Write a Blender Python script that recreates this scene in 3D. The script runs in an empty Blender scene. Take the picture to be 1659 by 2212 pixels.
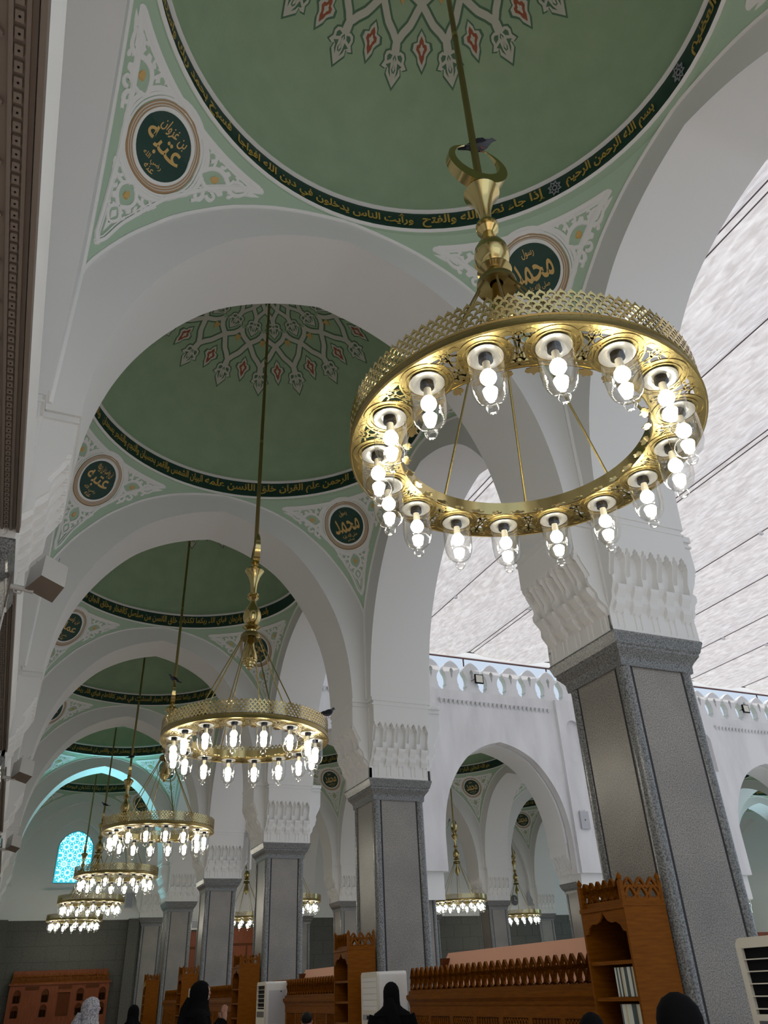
import bpy, bmesh, math, random
from mathutils import Vector, Matrix
random.seed(7)
PI=math.pi; R=math.radians
D=bpy.data; SC=bpy.context.scene; COL=SC.collection

# ------------------------------------------------------------------ camera
F_PX=1663.63; YAW,PITCH,ROLL=0.4286,0.5535,-0.0468
cam=D.cameras.new('camera'); cam.sensor_fit='VERTICAL'; cam.sensor_height=36.0
cam.lens=36.0*F_PX/2212.0; cam.clip_start=.05; cam.clip_end=400
co=D.objects.new('camera',cam); COL.objects.link(co)
fw=Vector((math.sin(YAW)*math.cos(PITCH),math.cos(YAW)*math.cos(PITCH),math.sin(PITCH)))
rt=Vector((math.cos(YAW),-math.sin(YAW),0)); up=rt.cross(fw)
r2=rt*math.cos(ROLL)+up*math.sin(ROLL); u2=-rt*math.sin(ROLL)+up*math.cos(ROLL)
M=Matrix((r2,u2,-fw)).transposed().to_4x4(); M.translation=Vector((-2.481,0,1.55))
co.matrix_world=M; SC.camera=co

# ------------------------------------------------------------------ world, sun, exposure
SC.view_settings.view_transform='Standard'; SC.view_settings.look='None'
SC.view_settings.exposure=0.46; SC.view_settings.gamma=1.0; SC.view_settings.use_curve_mapping=False
SC.cycles.use_denoising=True
SC.cycles.max_bounces=14; SC.cycles.diffuse_bounces=7; SC.cycles.glossy_bounces=5; SC.cycles.transmission_bounces=8
SC.cycles.transparent_max_bounces=24; SC.cycles.caustics_reflective=False; SC.cycles.caustics_refractive=False
SC.cycles.sample_clamp_indirect=6.0
W=D.worlds.new('sky'); SC.world=W; W.use_nodes=True
bg=W.node_tree.nodes['Background']; bg.inputs[0].default_value=(.72,.84,1.0,1); bg.inputs[1].default_value=.62
def lamp(name,kind,loc,energy,color,label,rot=(0,0,0),**kw):
    l=D.lights.new(name,kind); l.energy=energy; l.color=color
    for k,v in kw.items(): setattr(l,k,v)
    o=D.objects.new(name,l); o.location=loc; o.rotation_euler=rot; COL.objects.link(o); return o
lamp('sun','SUN',(12,10,30),3.4,(1.0,.94,.86),'sun',rot=(R(14),R(16),0),angle=R(1.0))
# area lamps: added interior fill, added cyan uplight, bluish light in the far hall
lamp('fill_behind_camera','AREA',(-1.2,-7.5,5.5),60,(.88,.94,1.0),'',rot=(R(78),0,0),shape='RECTANGLE',size=9,size_y=7)  # added fill for the interior, no opening is modelled here
lamp('cyan_arch_uplight','AREA',(.5,34.74,.5),48,(.30,.88,1.0),'',rot=(R(180),0,0),shape='RECTANGLE',size=4.2,size_y=.9,spread=R(38))  # added lamp near the floor, out of view, shining up at the arch underside
lamp('daylight_hall_side','AREA',(37.5,34.5,5.5),260,(.5,.85,1.0),'',rot=(0,R(90),0),shape='RECTANGLE',size=6,size_y=9)

# ------------------------------------------------------------------ dimensions
Y0=3.24; BY=7.0; BX=7.2; AX=2.99; AY=2.89; PH=.61
ZC=4.77; ZS=6.20
EXT=[(8.0,2.95),(8.3,2.80),(8.7,2.57),(9.25,2.12),(9.7,1.55),(9.95,1.02),(10.08,.5),(10.14,0)]
INT=[(6.2,2.70),(6.7,2.665),(7.1,2.60),(7.5,2.50),(7.9,2.35),(8.25,2.17),(8.6,1.94),(8.9,1.70),(9.15,1.45),(9.35,1.15),(9.52,.82),(9.64,.5),(9.72,.2),(9.76,0)]
def interp(tab,z):
    if z<=tab[0][0]: return tab[0][1]
    for (a,b),(c,d) in zip(tab,tab[1:]):
        if z<=c: return b+(d-b)*(z-a)/(c-a)
    return tab[-1][1]

# ------------------------------------------------------------------ materials
MAT={}
def mat(name,col,rough=.6,metal=0.0,speck=None,bump=None,var=None,spec=None):
    m=D.materials.new(name); m.use_nodes=True; nt=m.node_tree; b=nt.nodes['Principled BSDF']
    b.inputs['Base Color'].default_value=(*col,1); b.inputs['Roughness'].default_value=rough; b.inputs['Metallic'].default_value=metal
    if spec is not None: b.inputs['Specular IOR Level'].default_value=spec
    tc=nt.nodes.new('ShaderNodeTexCoord')
    def noise(scale,detail,stretch=(1,1,1)):
        mp=nt.nodes.new('ShaderNodeMapping'); mp.inputs['Scale'].default_value=stretch
        nt.links.new(tc.outputs['Object'],mp.inputs[0])
        n=nt.nodes.new('ShaderNodeTexNoise'); n.inputs['Scale'].default_value=scale; n.inputs['Detail'].default_value=detail
        nt.links.new(mp.outputs[0],n.inputs['Vector']); return n
    if speck or var:
        prev=None
        for (sc,det,stretch,lo,hi,c1,c2) in ([speck] if speck else [])+([var] if var else []):
            n=noise(sc,det,stretch); r=nt.nodes.new('ShaderNodeValToRGB')
            r.color_ramp.elements[0].position=lo; r.color_ramp.elements[0].color=(*c1,1)
            r.color_ramp.elements[1].position=hi; r.color_ramp.elements[1].color=(*c2,1)
            nt.links.new(n.outputs[0],r.inputs[0])
            if prev is None: prev=r.outputs[0]
            else:
                mx=nt.nodes.new('ShaderNodeMix'); mx.data_type='RGBA'; mx.blend_type='MULTIPLY'; mx.inputs[0].default_value=1
                nt.links.new(prev,mx.inputs[6]); nt.links.new(r.outputs[0],mx.inputs[7]); prev=mx.outputs[2]
        nt.links.new(prev,b.inputs['Base Color'])
    if bump:
        sc,det,stretch,st,dist=bump
        n=noise(sc,det,stretch); bp=nt.nodes.new('ShaderNodeBump'); bp.inputs['Strength'].default_value=st; bp.inputs['Distance'].default_value=dist
        nt.links.new(n.outputs[0],bp.inputs['Height']); nt.links.new(bp.outputs[0],b.inputs['Normal'])
    MAT[name]=m; return m
mat('plaster',(.73,.73,.715),.8,bump=(9,3,(1,1,1),.12,.01))
mat('plaster_outdoor',(.80,.79,.79),.8,speck=(1.6,6,(1,1,.28),.30,.62,(.60,.595,.60),(.71,.705,.71)))
mat('trim_white',(.82,.82,.80),.6)
mat('green_paint',(.30,.47,.315),.7,bump=(26,2,(1,1,.15),.35,.01),var=(3,3,(1,1,1),.3,.7,(.345,.475,.315),(.39,.525,.355)))
mat('green_light',(.42,.56,.42),.7,bump=(30,2,(1,1,.15),.35,.01))
mat('green_line',(.10,.20,.125),.7)
mat('dark_green',(.008,.045,.03),.55)
mat('gold_paint',(.50,.34,.07),.45)
mat('gold_leaf',(.62,.40,.13),.45)
mat('ring_tan',(.42,.26,.13),.6)
mat('ornament_white',(.62,.61,.55),.7)
mat('ornament_red',(.36,.10,.05),.7)
mat('granite',(.2,.2,.2),.35,speck=(85,4,(1,1,1),.36,.60,(.125,.118,.104),(.325,.31,.28)),var=(1.3,3,(1,1,1),.3,.75,(.74,.74,.75),(1.12,1.08,1.05)))
mat('granite_dark',(.15,.15,.15),.25,speck=(70,4,(1,1,1),.36,.62,(.065,.068,.067),(.235,.24,.235)))
mat('gap_shade',(.015,.015,.018),.7)  # near black, painted shade for the gaps beside the corner columns
mat('stone_wall',(.12,.12,.105),.6,speck=(20,4,(1,1,1),.3,.7,(.055,.055,.046),(.095,.095,.08)))
mat('stone_joint',(.05,.05,.045),.8)
mat('wood',(.26,.085,.010),.45,speck=(5,5,(1,1,9),.3,.7,(.14,.042,.0015),(.20,.066,.003)),spec=.08)
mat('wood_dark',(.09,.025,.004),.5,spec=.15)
mat('wood_red',(.30,.10,.035),.45,speck=(4,4,(9,9,.6),.3,.7,(.16,.042,.013),(.22,.062,.022)),spec=.2)
mat('board_pink',(.78,.43,.30),.6,spec=.2)
mat('brass',(.58,.46,.20),.15,1.0)
mat('brass_worn',(.30,.235,.09),.36,1.0,bump=(60,2,(1,1,1),.35,.004))
mat('brass_dark',(.16,.085,.03),.4,.8)
mat('cup_silver',(.42,.42,.40),.3,.6)
mat('ac_body',(.72,.72,.70),.45)
mat('ac_cream',(.62,.60,.52),.5)
mat('ac_panel',(.50,.51,.56),.5)
mat('black',(.006,.006,.007),.6,spec=.1)
mat('dark_grey',(.09,.09,.095),.5)
mat('label_grey',(.30,.31,.34),.5)
mat('speaker_grey',(.50,.49,.46),.6)
mat('speaker_brown',(.14,.11,.085),.7)
mat('wall_speaker',(.42,.43,.45),.6)
mat('black_cloth',(.006,.006,.007),.9,spec=.05)
mat('scarf',(.50,.50,.53),.8,speck=(60,2,(1,1,1),.45,.55,(.20,.20,.23),(.42,.42,.46)))
mat('coat_grey',(.20,.20,.20),.85)
mat('skin',(.42,.22,.15),.5)
mat('eye_dark',(.03,.02,.015),.3)
mat('hair_black',(.008,.007,.006),.6,spec=.15)
mat('pigeon',(.075,.08,.09),.8,spec=.1)
mat('pigeon_dark',(.02,.021,.026),.8,spec=.1)
mat('pigeon_foot',(.35,.08,.06),.6)
mat('floor_bounce',(.66,.56,.50),.8)  # pale tone made up for the unseen floor, to bounce warm light upward
mat('courtyard_marble',(.74,.73,.70),.35)
mat('lintel_brown',(.17,.14,.115),.6)
mat('cable',(.10,.07,.08),.5)
mat('rail_brown',(.08,.03,.03),.5)
mat('book_green',(.05,.09,.075),.45); mat('book_white',(.62,.66,.60),.5); mat('book_slate',(.07,.08,.10),.45); mat('book_cream',(.55,.50,.33),.5)
mat('paper_white',(.75,.75,.76),.7)
def emis(name,col,st):
    m=D.materials.new(name); m.use_nodes=True; nt=m.node_tree; b=nt.nodes['Principled BSDF']
    b.inputs['Base Color'].default_value=(*col,1); b.inputs['Emission Color'].default_value=(*col,1); b.inputs['Emission Strength'].default_value=st
    MAT[name]=m
emis('bulb',(1.0,.93,.80),32)
emis('window_white',(.80,.98,.96),1.25); emis('window_cyan',(.05,.50,.62),.75); emis('window_yellow',(.85,.85,.45),.9)
mat('window_lead',(.20,.42,.44),.6)
mat('socket_cream',(.75,.68,.52),.5)
# thin glass
m=D.materials.new('lamp_glass'); m.use_nodes=True; nt=m.node_tree; nt.nodes.clear()
out=nt.nodes.new('ShaderNodeOutputMaterial'); tr=nt.nodes.new('ShaderNodeBsdfTransparent'); gl=nt.nodes.new('ShaderNodeBsdfGlossy')
tr.inputs[0].default_value=(.955,.96,.95,1); gl.inputs['Roughness'].default_value=.05
lw=nt.nodes.new('ShaderNodeLayerWeight'); lw.inputs[0].default_value=.22
ad=nt.nodes.new('ShaderNodeMath'); ad.operation='MULTIPLY_ADD'; ad.inputs[1].default_value=.75; ad.inputs[2].default_value=.03
mx=nt.nodes.new('ShaderNodeMixShader'); nt.links.new(lw.outputs['Facing'],ad.inputs[0]); nt.links.new(ad.outputs[0],mx.inputs[0])
nt.links.new(tr.outputs[0],mx.inputs[1]); nt.links.new(gl.outputs[0],mx.inputs[2]); nt.links.new(mx.outputs[0],out.inputs[0]); MAT['lamp_glass']=m
# canopy cloth: diffuse + translucent, crinkled along the seams; noise colour paints the crinkles' bright and dark streaks
m=D.materials.new('canopy_cloth'); m.use_nodes=True; nt=m.node_tree; nt.nodes.clear()
out=nt.nodes.new('ShaderNodeOutputMaterial'); df=nt.nodes.new('ShaderNodeBsdfDiffuse'); tl=nt.nodes.new('ShaderNodeBsdfTranslucent')
tc=nt.nodes.new('ShaderNodeTexCoord'); mp=nt.nodes.new('ShaderNodeMapping'); mp.inputs['Scale'].default_value=(1.0,.26,1)
n=nt.nodes.new('ShaderNodeTexNoise'); n.inputs['Scale'].default_value=9; n.inputs['Detail'].default_value=8; n.inputs['Distortion'].default_value=.6
rp=nt.nodes.new('ShaderNodeValToRGB'); rp.color_ramp.elements[0].position=.34; rp.color_ramp.elements[0].color=(.64,.60,.60,1)
rp.color_ramp.elements[1].position=.70; rp.color_ramp.elements[1].color=(.90,.875,.885,1)
nt.links.new(tc.outputs['Object'],mp.inputs[0]); nt.links.new(mp.outputs[0],n.inputs['Vector']); nt.links.new(n.outputs[0],rp.inputs[0])
nt.links.new(rp.outputs[0],df.inputs[0]); nt.links.new(rp.outputs[0],tl.inputs[0])
bp=nt.nodes.new('ShaderNodeBump'); bp.inputs['Strength'].default_value=.35; bp.inputs['Distance'].default_value=.03
nt.links.new(n.outputs[0],bp.inputs['Height']); nt.links.new(bp.outputs[0],df.inputs['Normal']); nt.links.new(bp.outputs[0],tl.inputs['Normal'])
mx=nt.nodes.new('ShaderNodeMixShader'); mx.inputs[0].default_value=.33
nt.links.new(df.outputs[0],mx.inputs[1]); nt.links.new(tl.outputs[0],mx.inputs[2]); nt.links.new(mx.outputs[0],out.inputs[0]); MAT['canopy_cloth']=m

# ------------------------------------------------------------------ helpers
class MB:
    def __init__(s): s.v=[]; s.f=[]; s.mi=[]
    def add(s,v,f,m=0):
        o=len(s.v); s.v+= [tuple(p) for p in v]; s.f+=[tuple(i+o for i in q) for q in f]; s.mi+=[m]*len(f); return s
    def box(s,x0,x1,y0,y1,z0,z1,m=0):
        v=[(x,y,z) for z in (z0,z1) for y in (y0,y1) for x in (x0,x1)]
        return s.add(v,[(0,2,3,1),(4,5,7,6),(0,1,5,4),(2,6,7,3),(0,4,6,2),(1,3,7,5)],m)
    def grid(s,fn,nu,nv,m=0,closeu=False):
        v=[fn(i,j) for j in range(nv+1) for i in range(nu if closeu else nu+1)]
        w=nu if closeu else nu+1; f=[]
        for j in range(nv):
            for i in range(nu):
                i2=(i+1)%w; f.append((j*w+i,j*w+i2,(j+1)*w+i2,(j+1)*w+i))
        return s.add(v,f,m)
    def lathe(s,prof,n=24,c=(0,0,0),m=0,sx=1,sy=1):
        return s.grid(lambda i,j:(c[0]+sx*prof[j][0]*math.cos(2*PI*i/n),c[1]+sy*prof[j][0]*math.sin(2*PI*i/n),c[2]+prof[j][1]),n,len(prof)-1,m,True)
    def sq(s,prof,c=(0,0,0),m=0):
        return s.grid(lambda i,j:(c[0]+prof[j][0]*(-1,1,1,-1)[i],c[1]+prof[j][0]*(-1,-1,1,1)[i],c[2]+prof[j][1]),4,len(prof)-1,m,True)
    def tube(s,path,r,n=8,m=0,cap=True):
        path=[Vector(p) for p in path]; rings=[]
        pu=None
        for k,p in enumerate(path):
            d=(path[min(k+1,len(path)-1)]-path[max(k-1,0)]).normalized()
            if pu is None: u=d.cross(Vector((0,0,1)) if abs(d.z)<.9 else Vector((1,0,0))).normalized()
            else: u=(pu-d*pu.dot(d)).normalized()
            pu=u; w=d.cross(u)
            rr=r[k] if isinstance(r,(list,tuple)) else r
            rings.append([p+u*rr*math.cos(2*PI*i/n)+w*rr*math.sin(2*PI*i/n) for i in range(n)])
        s.grid(lambda i,j:rings[j][i],n,len(path)-1,m,True)
        if cap:
            o=len(s.v); s.add(rings[0],[tuple(range(n))],m); s.add(rings[-1],[tuple(range(n))[::-1]],m)
        return s
    def ball(s,c,r,m=0,nu=12,nv=8,sc=(1,1,1),rot=None):
        def fn(i,j):
            th=PI*j/nv; ph=2*PI*i/nu
            p=Vector((r*sc[0]*math.sin(th)*math.cos(ph),r*sc[1]*math.sin(th)*math.sin(ph),-r*sc[2]*math.cos(th)))
            if rot: p=rot@p
            return p+Vector(c)
        return s.grid(fn,nu,nv,m,True)
    def loft(s,rings,n=16,m=0,cap=True):   # rings: (centre, rx, ry) horizontal ellipses
        s.grid(lambda i,j:(rings[j][0][0]+rings[j][1]*math.cos(2*PI*i/n),rings[j][0][1]+rings[j][2]*math.sin(2*PI*i/n),rings[j][0][2]),n,len(rings)-1,m,True)
        if cap:
            for j in (0,-1):
                c,rx,ry=rings[j]; s.add([(c[0]+rx*math.cos(2*PI*i/n),c[1]+ry*math.sin(2*PI*i/n),c[2]) for i in range(n)],[tuple(range(n))],m)
        return s
    def xf(s,M): s.v=[tuple(M@Vector(p)) for p in s.v]; return s
    def mesh(s,name,mats,smooth=None):
        me=D.meshes.new(name); me.from_pydata(s.v,[],s.f)
        if isinstance(mats,str): mats=[mats]
        for k in mats: me.materials.append(MAT[k])
        me.polygons.foreach_set('material_index',s.mi)
        if smooth:
            me.polygons.foreach_set('use_smooth',[True]*len(s.f)); me.update(); me.set_sharp_from_angle(angle=R(smooth))
        me.update(); return me
    def build(s,name,mats,parent=None,smooth=None): return obj(name,s.mesh(name,mats,smooth),parent)
def obj(name,me,parent=None,loc=None):
    o=D.objects.new(name,me); COL.objects.link(o)
    if parent: o.parent=parent
    if loc: o.location=loc
    return o
def tag(o,label=None,cat=None,group=None,kind=None):
    if label: o['label']=label
    if cat: o['category']=cat
    if group: o['group']=group
    if kind: o['kind']=kind
    return o
def thing(name,label,cat,loc=(0,0,0),rz=0,group=None):
    o=D.objects.new(name,None); o.empty_display_size=.2; COL.objects.link(o); o.location=loc; o.rotation_euler=(0,0,rz)
    return tag(o,label,cat,group)
def dup(root,loc=None,rz=None,label=None,group=None,scale=None):
    r=root.copy(); COL.objects.link(r)
    if loc is not None: r.location=loc
    if rz is not None: r.rotation_euler=(0,0,rz)
    if scale: r.scale=scale
    if label: r['label']=label
    if group: r['group']=group
    for c in KIDS(root):
        d=c.copy(); COL.objects.link(d); d.parent=r
        for g in KIDS(c):
            e=g.copy(); COL.objects.link(e); e.parent=d
    return r
def KIDS(o): return [c for c in o.children]
def structure(o,label=None): o['kind']='structure'; 
def curve_mesh(crv):
    o=D.objects.new('tmp_curve',crv); COL.objects.link(o)
    dg=bpy.context.evaluated_depsgraph_get(); me=D.meshes.new_from_object(o.evaluated_get(dg))
    v=[tuple(p.co) for p in me.vertices]; f=[tuple(p.vertices) for p in me.polygons]
    D.objects.remove(o); D.meshes.remove(me); D.curves.remove(crv); return v,f
def shape2d(loops,depth):
    c=D.curves.new('tmp','CURVE'); c.dimensions='2D'; c.fill_mode='BOTH'; c.extrude=depth/2
    for L in loops:
        sp=c.splines.new('POLY'); sp.points.add(len(L)-1)
        for p,q in zip(sp.points,L): p.co=(q[0],q[1],0,1)
        sp.use_cyclic_u=True
    return curve_mesh(c)
# ---- arabic text -> joined glyph forms in visual order -> flat mesh
AR={'ا':'FE8D FE8E','أ':'FE83 FE84','إ':'FE87 FE88','ء':'FE80','ب':'FE8F FE90 FE91 FE92','ت':'FE95 FE96 FE97 FE98','ث':'FE99 FE9A FE9B FE9C',
'ج':'FE9D FE9E FE9F FEA0','ح':'FEA1 FEA2 FEA3 FEA4','خ':'FEA5 FEA6 FEA7 FEA8','د':'FEA9 FEAA','ذ':'FEAB FEAC','ر':'FEAD FEAE','ز':'FEAF FEB0',
'س':'FEB1 FEB2 FEB3 FEB4','ش':'FEB5 FEB6 FEB7 FEB8','ص':'FEB9 FEBA FEBB FEBC','ض':'FEBD FEBE FEBF FEC0','ط':'FEC1 FEC2 FEC3 FEC4','ظ':'FEC5 FEC6 FEC7 FEC8',
'ع':'FEC9 FECA FECB FECC','غ':'FECD FECE FECF FED0','ف':'FED1 FED2 FED3 FED4','ق':'FED5 FED6 FED7 FED8','ك':'FED9 FEDA FEDB FEDC','ل':'FEDD FEDE FEDF FEE0',
'م':'FEE1 FEE2 FEE3 FEE4','ن':'FEE5 FEE6 FEE7 FEE8','ه':'FEE9 FEEA FEEB FEEC','و':'FEED FEEE','ى':'FEEF FEF0','ي':'FEF1 FEF2 FEF3 FEF4','ئ':'FE89 FE8A FE8B FE8C','ة':'FE93 FE94'}
AR={k:[chr(int(x,16)) for x in v.split()] for k,v in AR.items()}
def shape_ar(t):
    out=[]
    for i,c in enumerate(t):
        if c not in AR: out.append(c); continue
        f=AR[c]; prev=i>0 and t[i-1] in AR and len(AR[t[i-1]])==4; nxt=i+1<len(t) and t[i+1] in AR and t[i+1]!='ء' and len(f)==4
        if c=='ء': out.append(f[0]); continue
        out.append(f[3] if prev and nxt else f[1] if prev else f[2] if nxt else f[0])
    return ''.join(out)[::-1]
def text2d(t,bold=.018):
    c=D.curves.new('tmp_text','FONT'); c.body=shape_ar(t); c.size=1; c.offset=bold; c.resolution_u=2
    v,f=curve_mesh(c); xs=[p[0] for p in v]; ys=[p[1] for p in v]
    x0,x1,y0,y1=min(xs),max(xs),min(ys),max(ys)
    return [((p[0]-x0)/(x1-x0),(p[1]-y0)/(y1-y0)) for p in v],f,(x1-x0)/(y1-y0)
def rz_box(o): pass

# ------------------------------------------------------------------ structure: floor, courtyard
MB().box(-14,40.5,-8,42.5,-.05,0).build('floor','floor_bounce'); D.objects['floor']['kind']='structure'
o=MB().box(4.4,39,-8,26.6,0,.02).build('floor_courtyard','courtyard_marble'); o['kind']='structure'

# ------------------------------------------------------------------ pier prototype
def impost_off(w,z,P):          # w in 0..1 across the face, z world
    m=(w*5)%1.0; c=abs(m-.5); lv=[(4.77,0),(4.96,.0),(5.13,.30),(5.32,.62),(5.60,.92),(5.66,1.0)]
    if z>=5.66: base=1.0
    elif z<=4.96: base=0.0
    else:
        base=0
        for (a,pa),(b,pb) in zip(lv,lv[1:]):
            if a<=z<=b:
                t=(z-a)/(b-a); sh=min(1,t*1.6) if c<.30 else max(0,t*1.8-.8); base=pa+(pb-pa)*sh; break
    d=base*P
    if 5.30<z<5.72:
        tip=.27*min(1,(5.72-z)/.10)
        if c<tip: d-=.085
        c2=.5-c
        if 5.40<z and c2<.14*min(1,(5.72-z)/.08): d-=.04
    if 4.82<z<4.97 and (abs(c-.20)<.035 ): d-=.022
    
    return d
def make_pillar(name,label,loc,group):
    t=thing(name,label,'pillar',loc,0,group); h=.49
    b=MB().sq([(h-.055,0),(h-.055,4.42)],m=0)
    for a in range(4):
        Mx=Matrix.Rotation(a*PI/2,4,'Z'); q=MB().box(-.335,.335,-h+.02,-h+.06,0.0,4.42)
        b.add(q.xf(Mx).v,q.f,0)
    b.build('shaft','granite',t)
    g=MB()
    for a in range(4):
        for s in (-1,1):
            q=MB().box(s*.352-.017,s*.352+.017,-h+.02,-h+.06,0,4.42); g.add(q.xf(Matrix.Rotation(a*PI/2,4,'Z')).v,q.f,0)
    g.build('shaft_gap_shade','gap_shade',t)  # black strips flush with the panels, painting the shade of the gaps
    for sx in (-1,1):
        for sy in (-1,1):
            o=MB().lathe([(.078,0),(.078,4.42)],16,(sx*(h-.07),sy*(h-.07),0)).build('corner_column','granite_dark',t,60)
    MB().sq([(.0,4.42),(.50,4.42),(.505,4.50),(.52,4.53),(.555,4.575),(.575,4.60),(.575,4.625),(.59,4.64),(.605,4.69),(.625,4.75),(.62,4.77),(0,4.772)]).build('capital','granite_dark',t)
    # impost of plaster with muqarnas corbels: four arms of a cross
    b=MB(); nz=58; nw=60
    for a,P,hw in ((0,.19,.57),(1,.29,.57),(2,.19,.57),(3,.29,.57)):
        def fn(i,j):
            z=4.772+(6.2-4.772)*j/nz; w=i/nw; hh=.61 if z<4.96 else .61-.04*min(1,(z-4.96)/.25)
            return ((w-.5)*2*hh,-(.61+impost_off(w,z,P)),z)
        q=MB().grid(fn,nw,nz)
        for e in (0,nw):
            q.grid(lambda i,j:(fn(e,j)[0],fn(e,j)[1] if i else -.56,fn(e,j)[2]),1,nz)
        q.box(-.604,.604,-(.61+P+.014),-.5,6.13,6.206)
        q.box(-.60,.60,-(.61+P+.008),-.5,6.05,6.075)
        b.add(q.xf(Matrix.Rotation(a*PI/2,4,'Z')).v,q.f)
    b.build('muqarnas_impost','plaster',t)
    MB().box(-.600,.600,-.600,.600,4.775,10.3).build('upper_pier','plaster',t)
    return t
PIL={}
proto_pillar=make_pillar('pillar','tall grey granite pillar on the right, nearest and largest, with white carved corbels',(3.6,6.74,0),'granite pillars of the gallery arcade')
PIL[(3.6,6.74)]=proto_pillar
pl_lab={(3.6,13.74):'grey granite pillar on the right, second from the camera, behind the cream air conditioner',
(3.6,20.74):'grey granite pillar on the right, third from the camera, behind the louvred air conditioner',
(3.6,27.74):'grey granite pillar on the right, fourth from the camera, beside the person in black',
(3.6,34.74):'grey granite pillar on the right, farthest of the gallery row before the end wall',
(3.6,41.74):'granite pillar built into the end wall at the right gallery corner',
(3.6,-.26):'granite pillar on the right beside the camera, mostly outside the picture',
(-3.6,-.26):'granite pillar on the left beside the camera, outside the picture',
(-3.6,6.74):'grey granite pillar at the left edge, carrying the nearest boxy loudspeaker',
(-3.6,13.74):'granite pillar at the left edge, carrying the second boxy loudspeaker',
(-3.6,20.74):'granite pillar at the left edge, carrying the third boxy loudspeaker',
(-3.6,27.74):'granite pillar of the left row, fourth from the camera, seen edge on',
(-3.6,34.74):'granite pillar of the left row, last before the dark end wall',
(-3.6,41.74):'granite pillar built into the end wall at the left gallery corner'}
for (x,y),lb in pl_lab.items(): PIL[(x,y)]=dup(proto_pillar,(x,y,0),label=lb)
hn={27.74:'in the front row of the far hall',34.74:'in the middle row of the far hall',41.74:'against the end wall of the far hall'}
hx={10.8:'first bay line right of the gallery',18.0:'second bay line right of the gallery',25.2:'third bay line right of the gallery',32.4:'fourth bay line right of the gallery',39.6:'right-hand end of the hall'}
for x in hx:
    for y in hn:
        PIL[(x,y)]=dup(proto_pillar,(x,y,0),label='granite pillar '+hn[y]+', '+hx[x],group='granite pillars of the far hall')

# ------------------------------------------------------------------ arch prototypes (span along local X, thickness along Y)
def arch_profile(a):
    L=[]
    zi=[z for z,_ in INT]; 
    n=40
    # matched points, right half from spring to apex
    for k in range(n+1):
        t=k/n
        # intrados point by arc fraction
        L.append(t)
    def along(tab,t):
        pts=[(w,z) for z,w in tab]; ds=[0]
        for p,q in zip(pts,pts[1:]): ds.append(ds[-1]+math.dist(p,q))
        s=t*ds[-1]
        for i in range(len(ds)-1):
            if s<=ds[i+1]+1e-9:
                u=(s-ds[i])/(ds[i+1]-ds[i]); return (pts[i][0]+u*(pts[i+1][0]-pts[i][0]),pts[i][1]+u*(pts[i+1][1]-pts[i][1]))
    ext=[(6.2,a)]+[(z,w*a/2.95) for z,w in EXT]
    return [along(INT,t) for t in L],[along(ext,t) for t in L]
def smooth_line(P):
    Q=list(P)
    for _ in range(2): Q=[Q[0]]+[((Q[i-1][0]+2*Q[i][0]+Q[i+1][0])/4,(Q[i-1][1]+2*Q[i][1]+Q[i+1][1])/4) for i in range(1,len(Q)-1)]+[Q[-1]]
    return Q
def make_arch(name,label,a,th,loc,rz,group):
    t=thing(name,label,'arch',loc,rz,group)
    I,E=arch_profile(a); I=smooth_line(I); E=smooth_line(E)
    I=[(x,z) for x,z in I]+[(-x,z) for x,z in I[::-1][1:]]; E=[(x,z) for x,z in E]+[(-x,z) for x,z in E[::-1][1:]]
    n=len(I)-1; b=MB()
    for y in (-th/2,th/2):
        b.grid(lambda i,j:((I,E)[j][i][0],y,(I,E)[j][i][1]),n,1)
    b.grid(lambda i,j:(I[i][0],(-th/2,th/2)[j],I[i][1]),n,1)
    b.grid(lambda i,j:(E[i][0],(-th/2,th/2)[j],E[i][1]),n,1)
    for sg in (-1,1): b.box(*sorted((sg*2.70,sg*a)),-th/2,th/2,6.195,6.2)
    b.build('arch_band','plaster',t,35)
    for s in (-1,1):
        P=[(x,s*(th/2+.004),z) for x,z in E]
        MB().tube(P,.028,6).build('edge_moulding','trim_white',t,60)
    return t
# transverse arches (span X) along the gallery, longitudinal ones (span Y)
ta=make_arch('transverse_arch','white pointed arch crossing the gallery just beyond the nearest chandelier',AX,1.2,(0,6.74,0),0,'arches crossing the gallery')
tl={13.74:'white pointed arch crossing the gallery, second from the camera, above the second chandelier',
20.74:'white pointed arch crossing the gallery, third from the camera',27.74:'white pointed arch crossing the gallery, fourth from the camera, tip lit pale blue',
34.74:'white pointed arch crossing the gallery, fifth, its underside glowing cyan before the stained glass',-.26:'white arch crossing the gallery overhead of the camera, outside the picture'}
for y,lb in tl.items(): dup(ta,(0,y,0),label=lb)
la=make_arch('side_arch','white pointed side arch opening to the courtyard beside the nearest dome',AY,1.24,(3.6,Y0,0),PI/2,'arches along the courtyard side')
for k in range(1,6):
    dup(la,(3.6,Y0+BY*k,0),label='white pointed side arch %s along the right side of the gallery'%('second','third','fourth','fifth','sixth')[k-1])
for k in range(0,6):
    dup(la,(-3.6,Y0+BY*k,0),label='white pointed wall arch %s along the left edge of the gallery'%('nearest','second','third','fourth','fifth','last')[k],group='arches along the left wall')
dup(ta,(0,41.74,0),label='blind white pointed arch framing the stained glass window on the end wall')
for i in range(1,6): dup(ta,(BX*i,41.74,0),label='blind white arch on the end wall of the far hall, bay %s from the gallery'%('one','two','three','four','five')[i-1],group='arches of the far hall')
for k in (4,5): dup(la,(39.6,Y0+BY*k,0),label='white arch on the right-hand end wall of the far hall, %s row'%('front' if k==4 else 'rear'),group='arches of the far hall')
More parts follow.
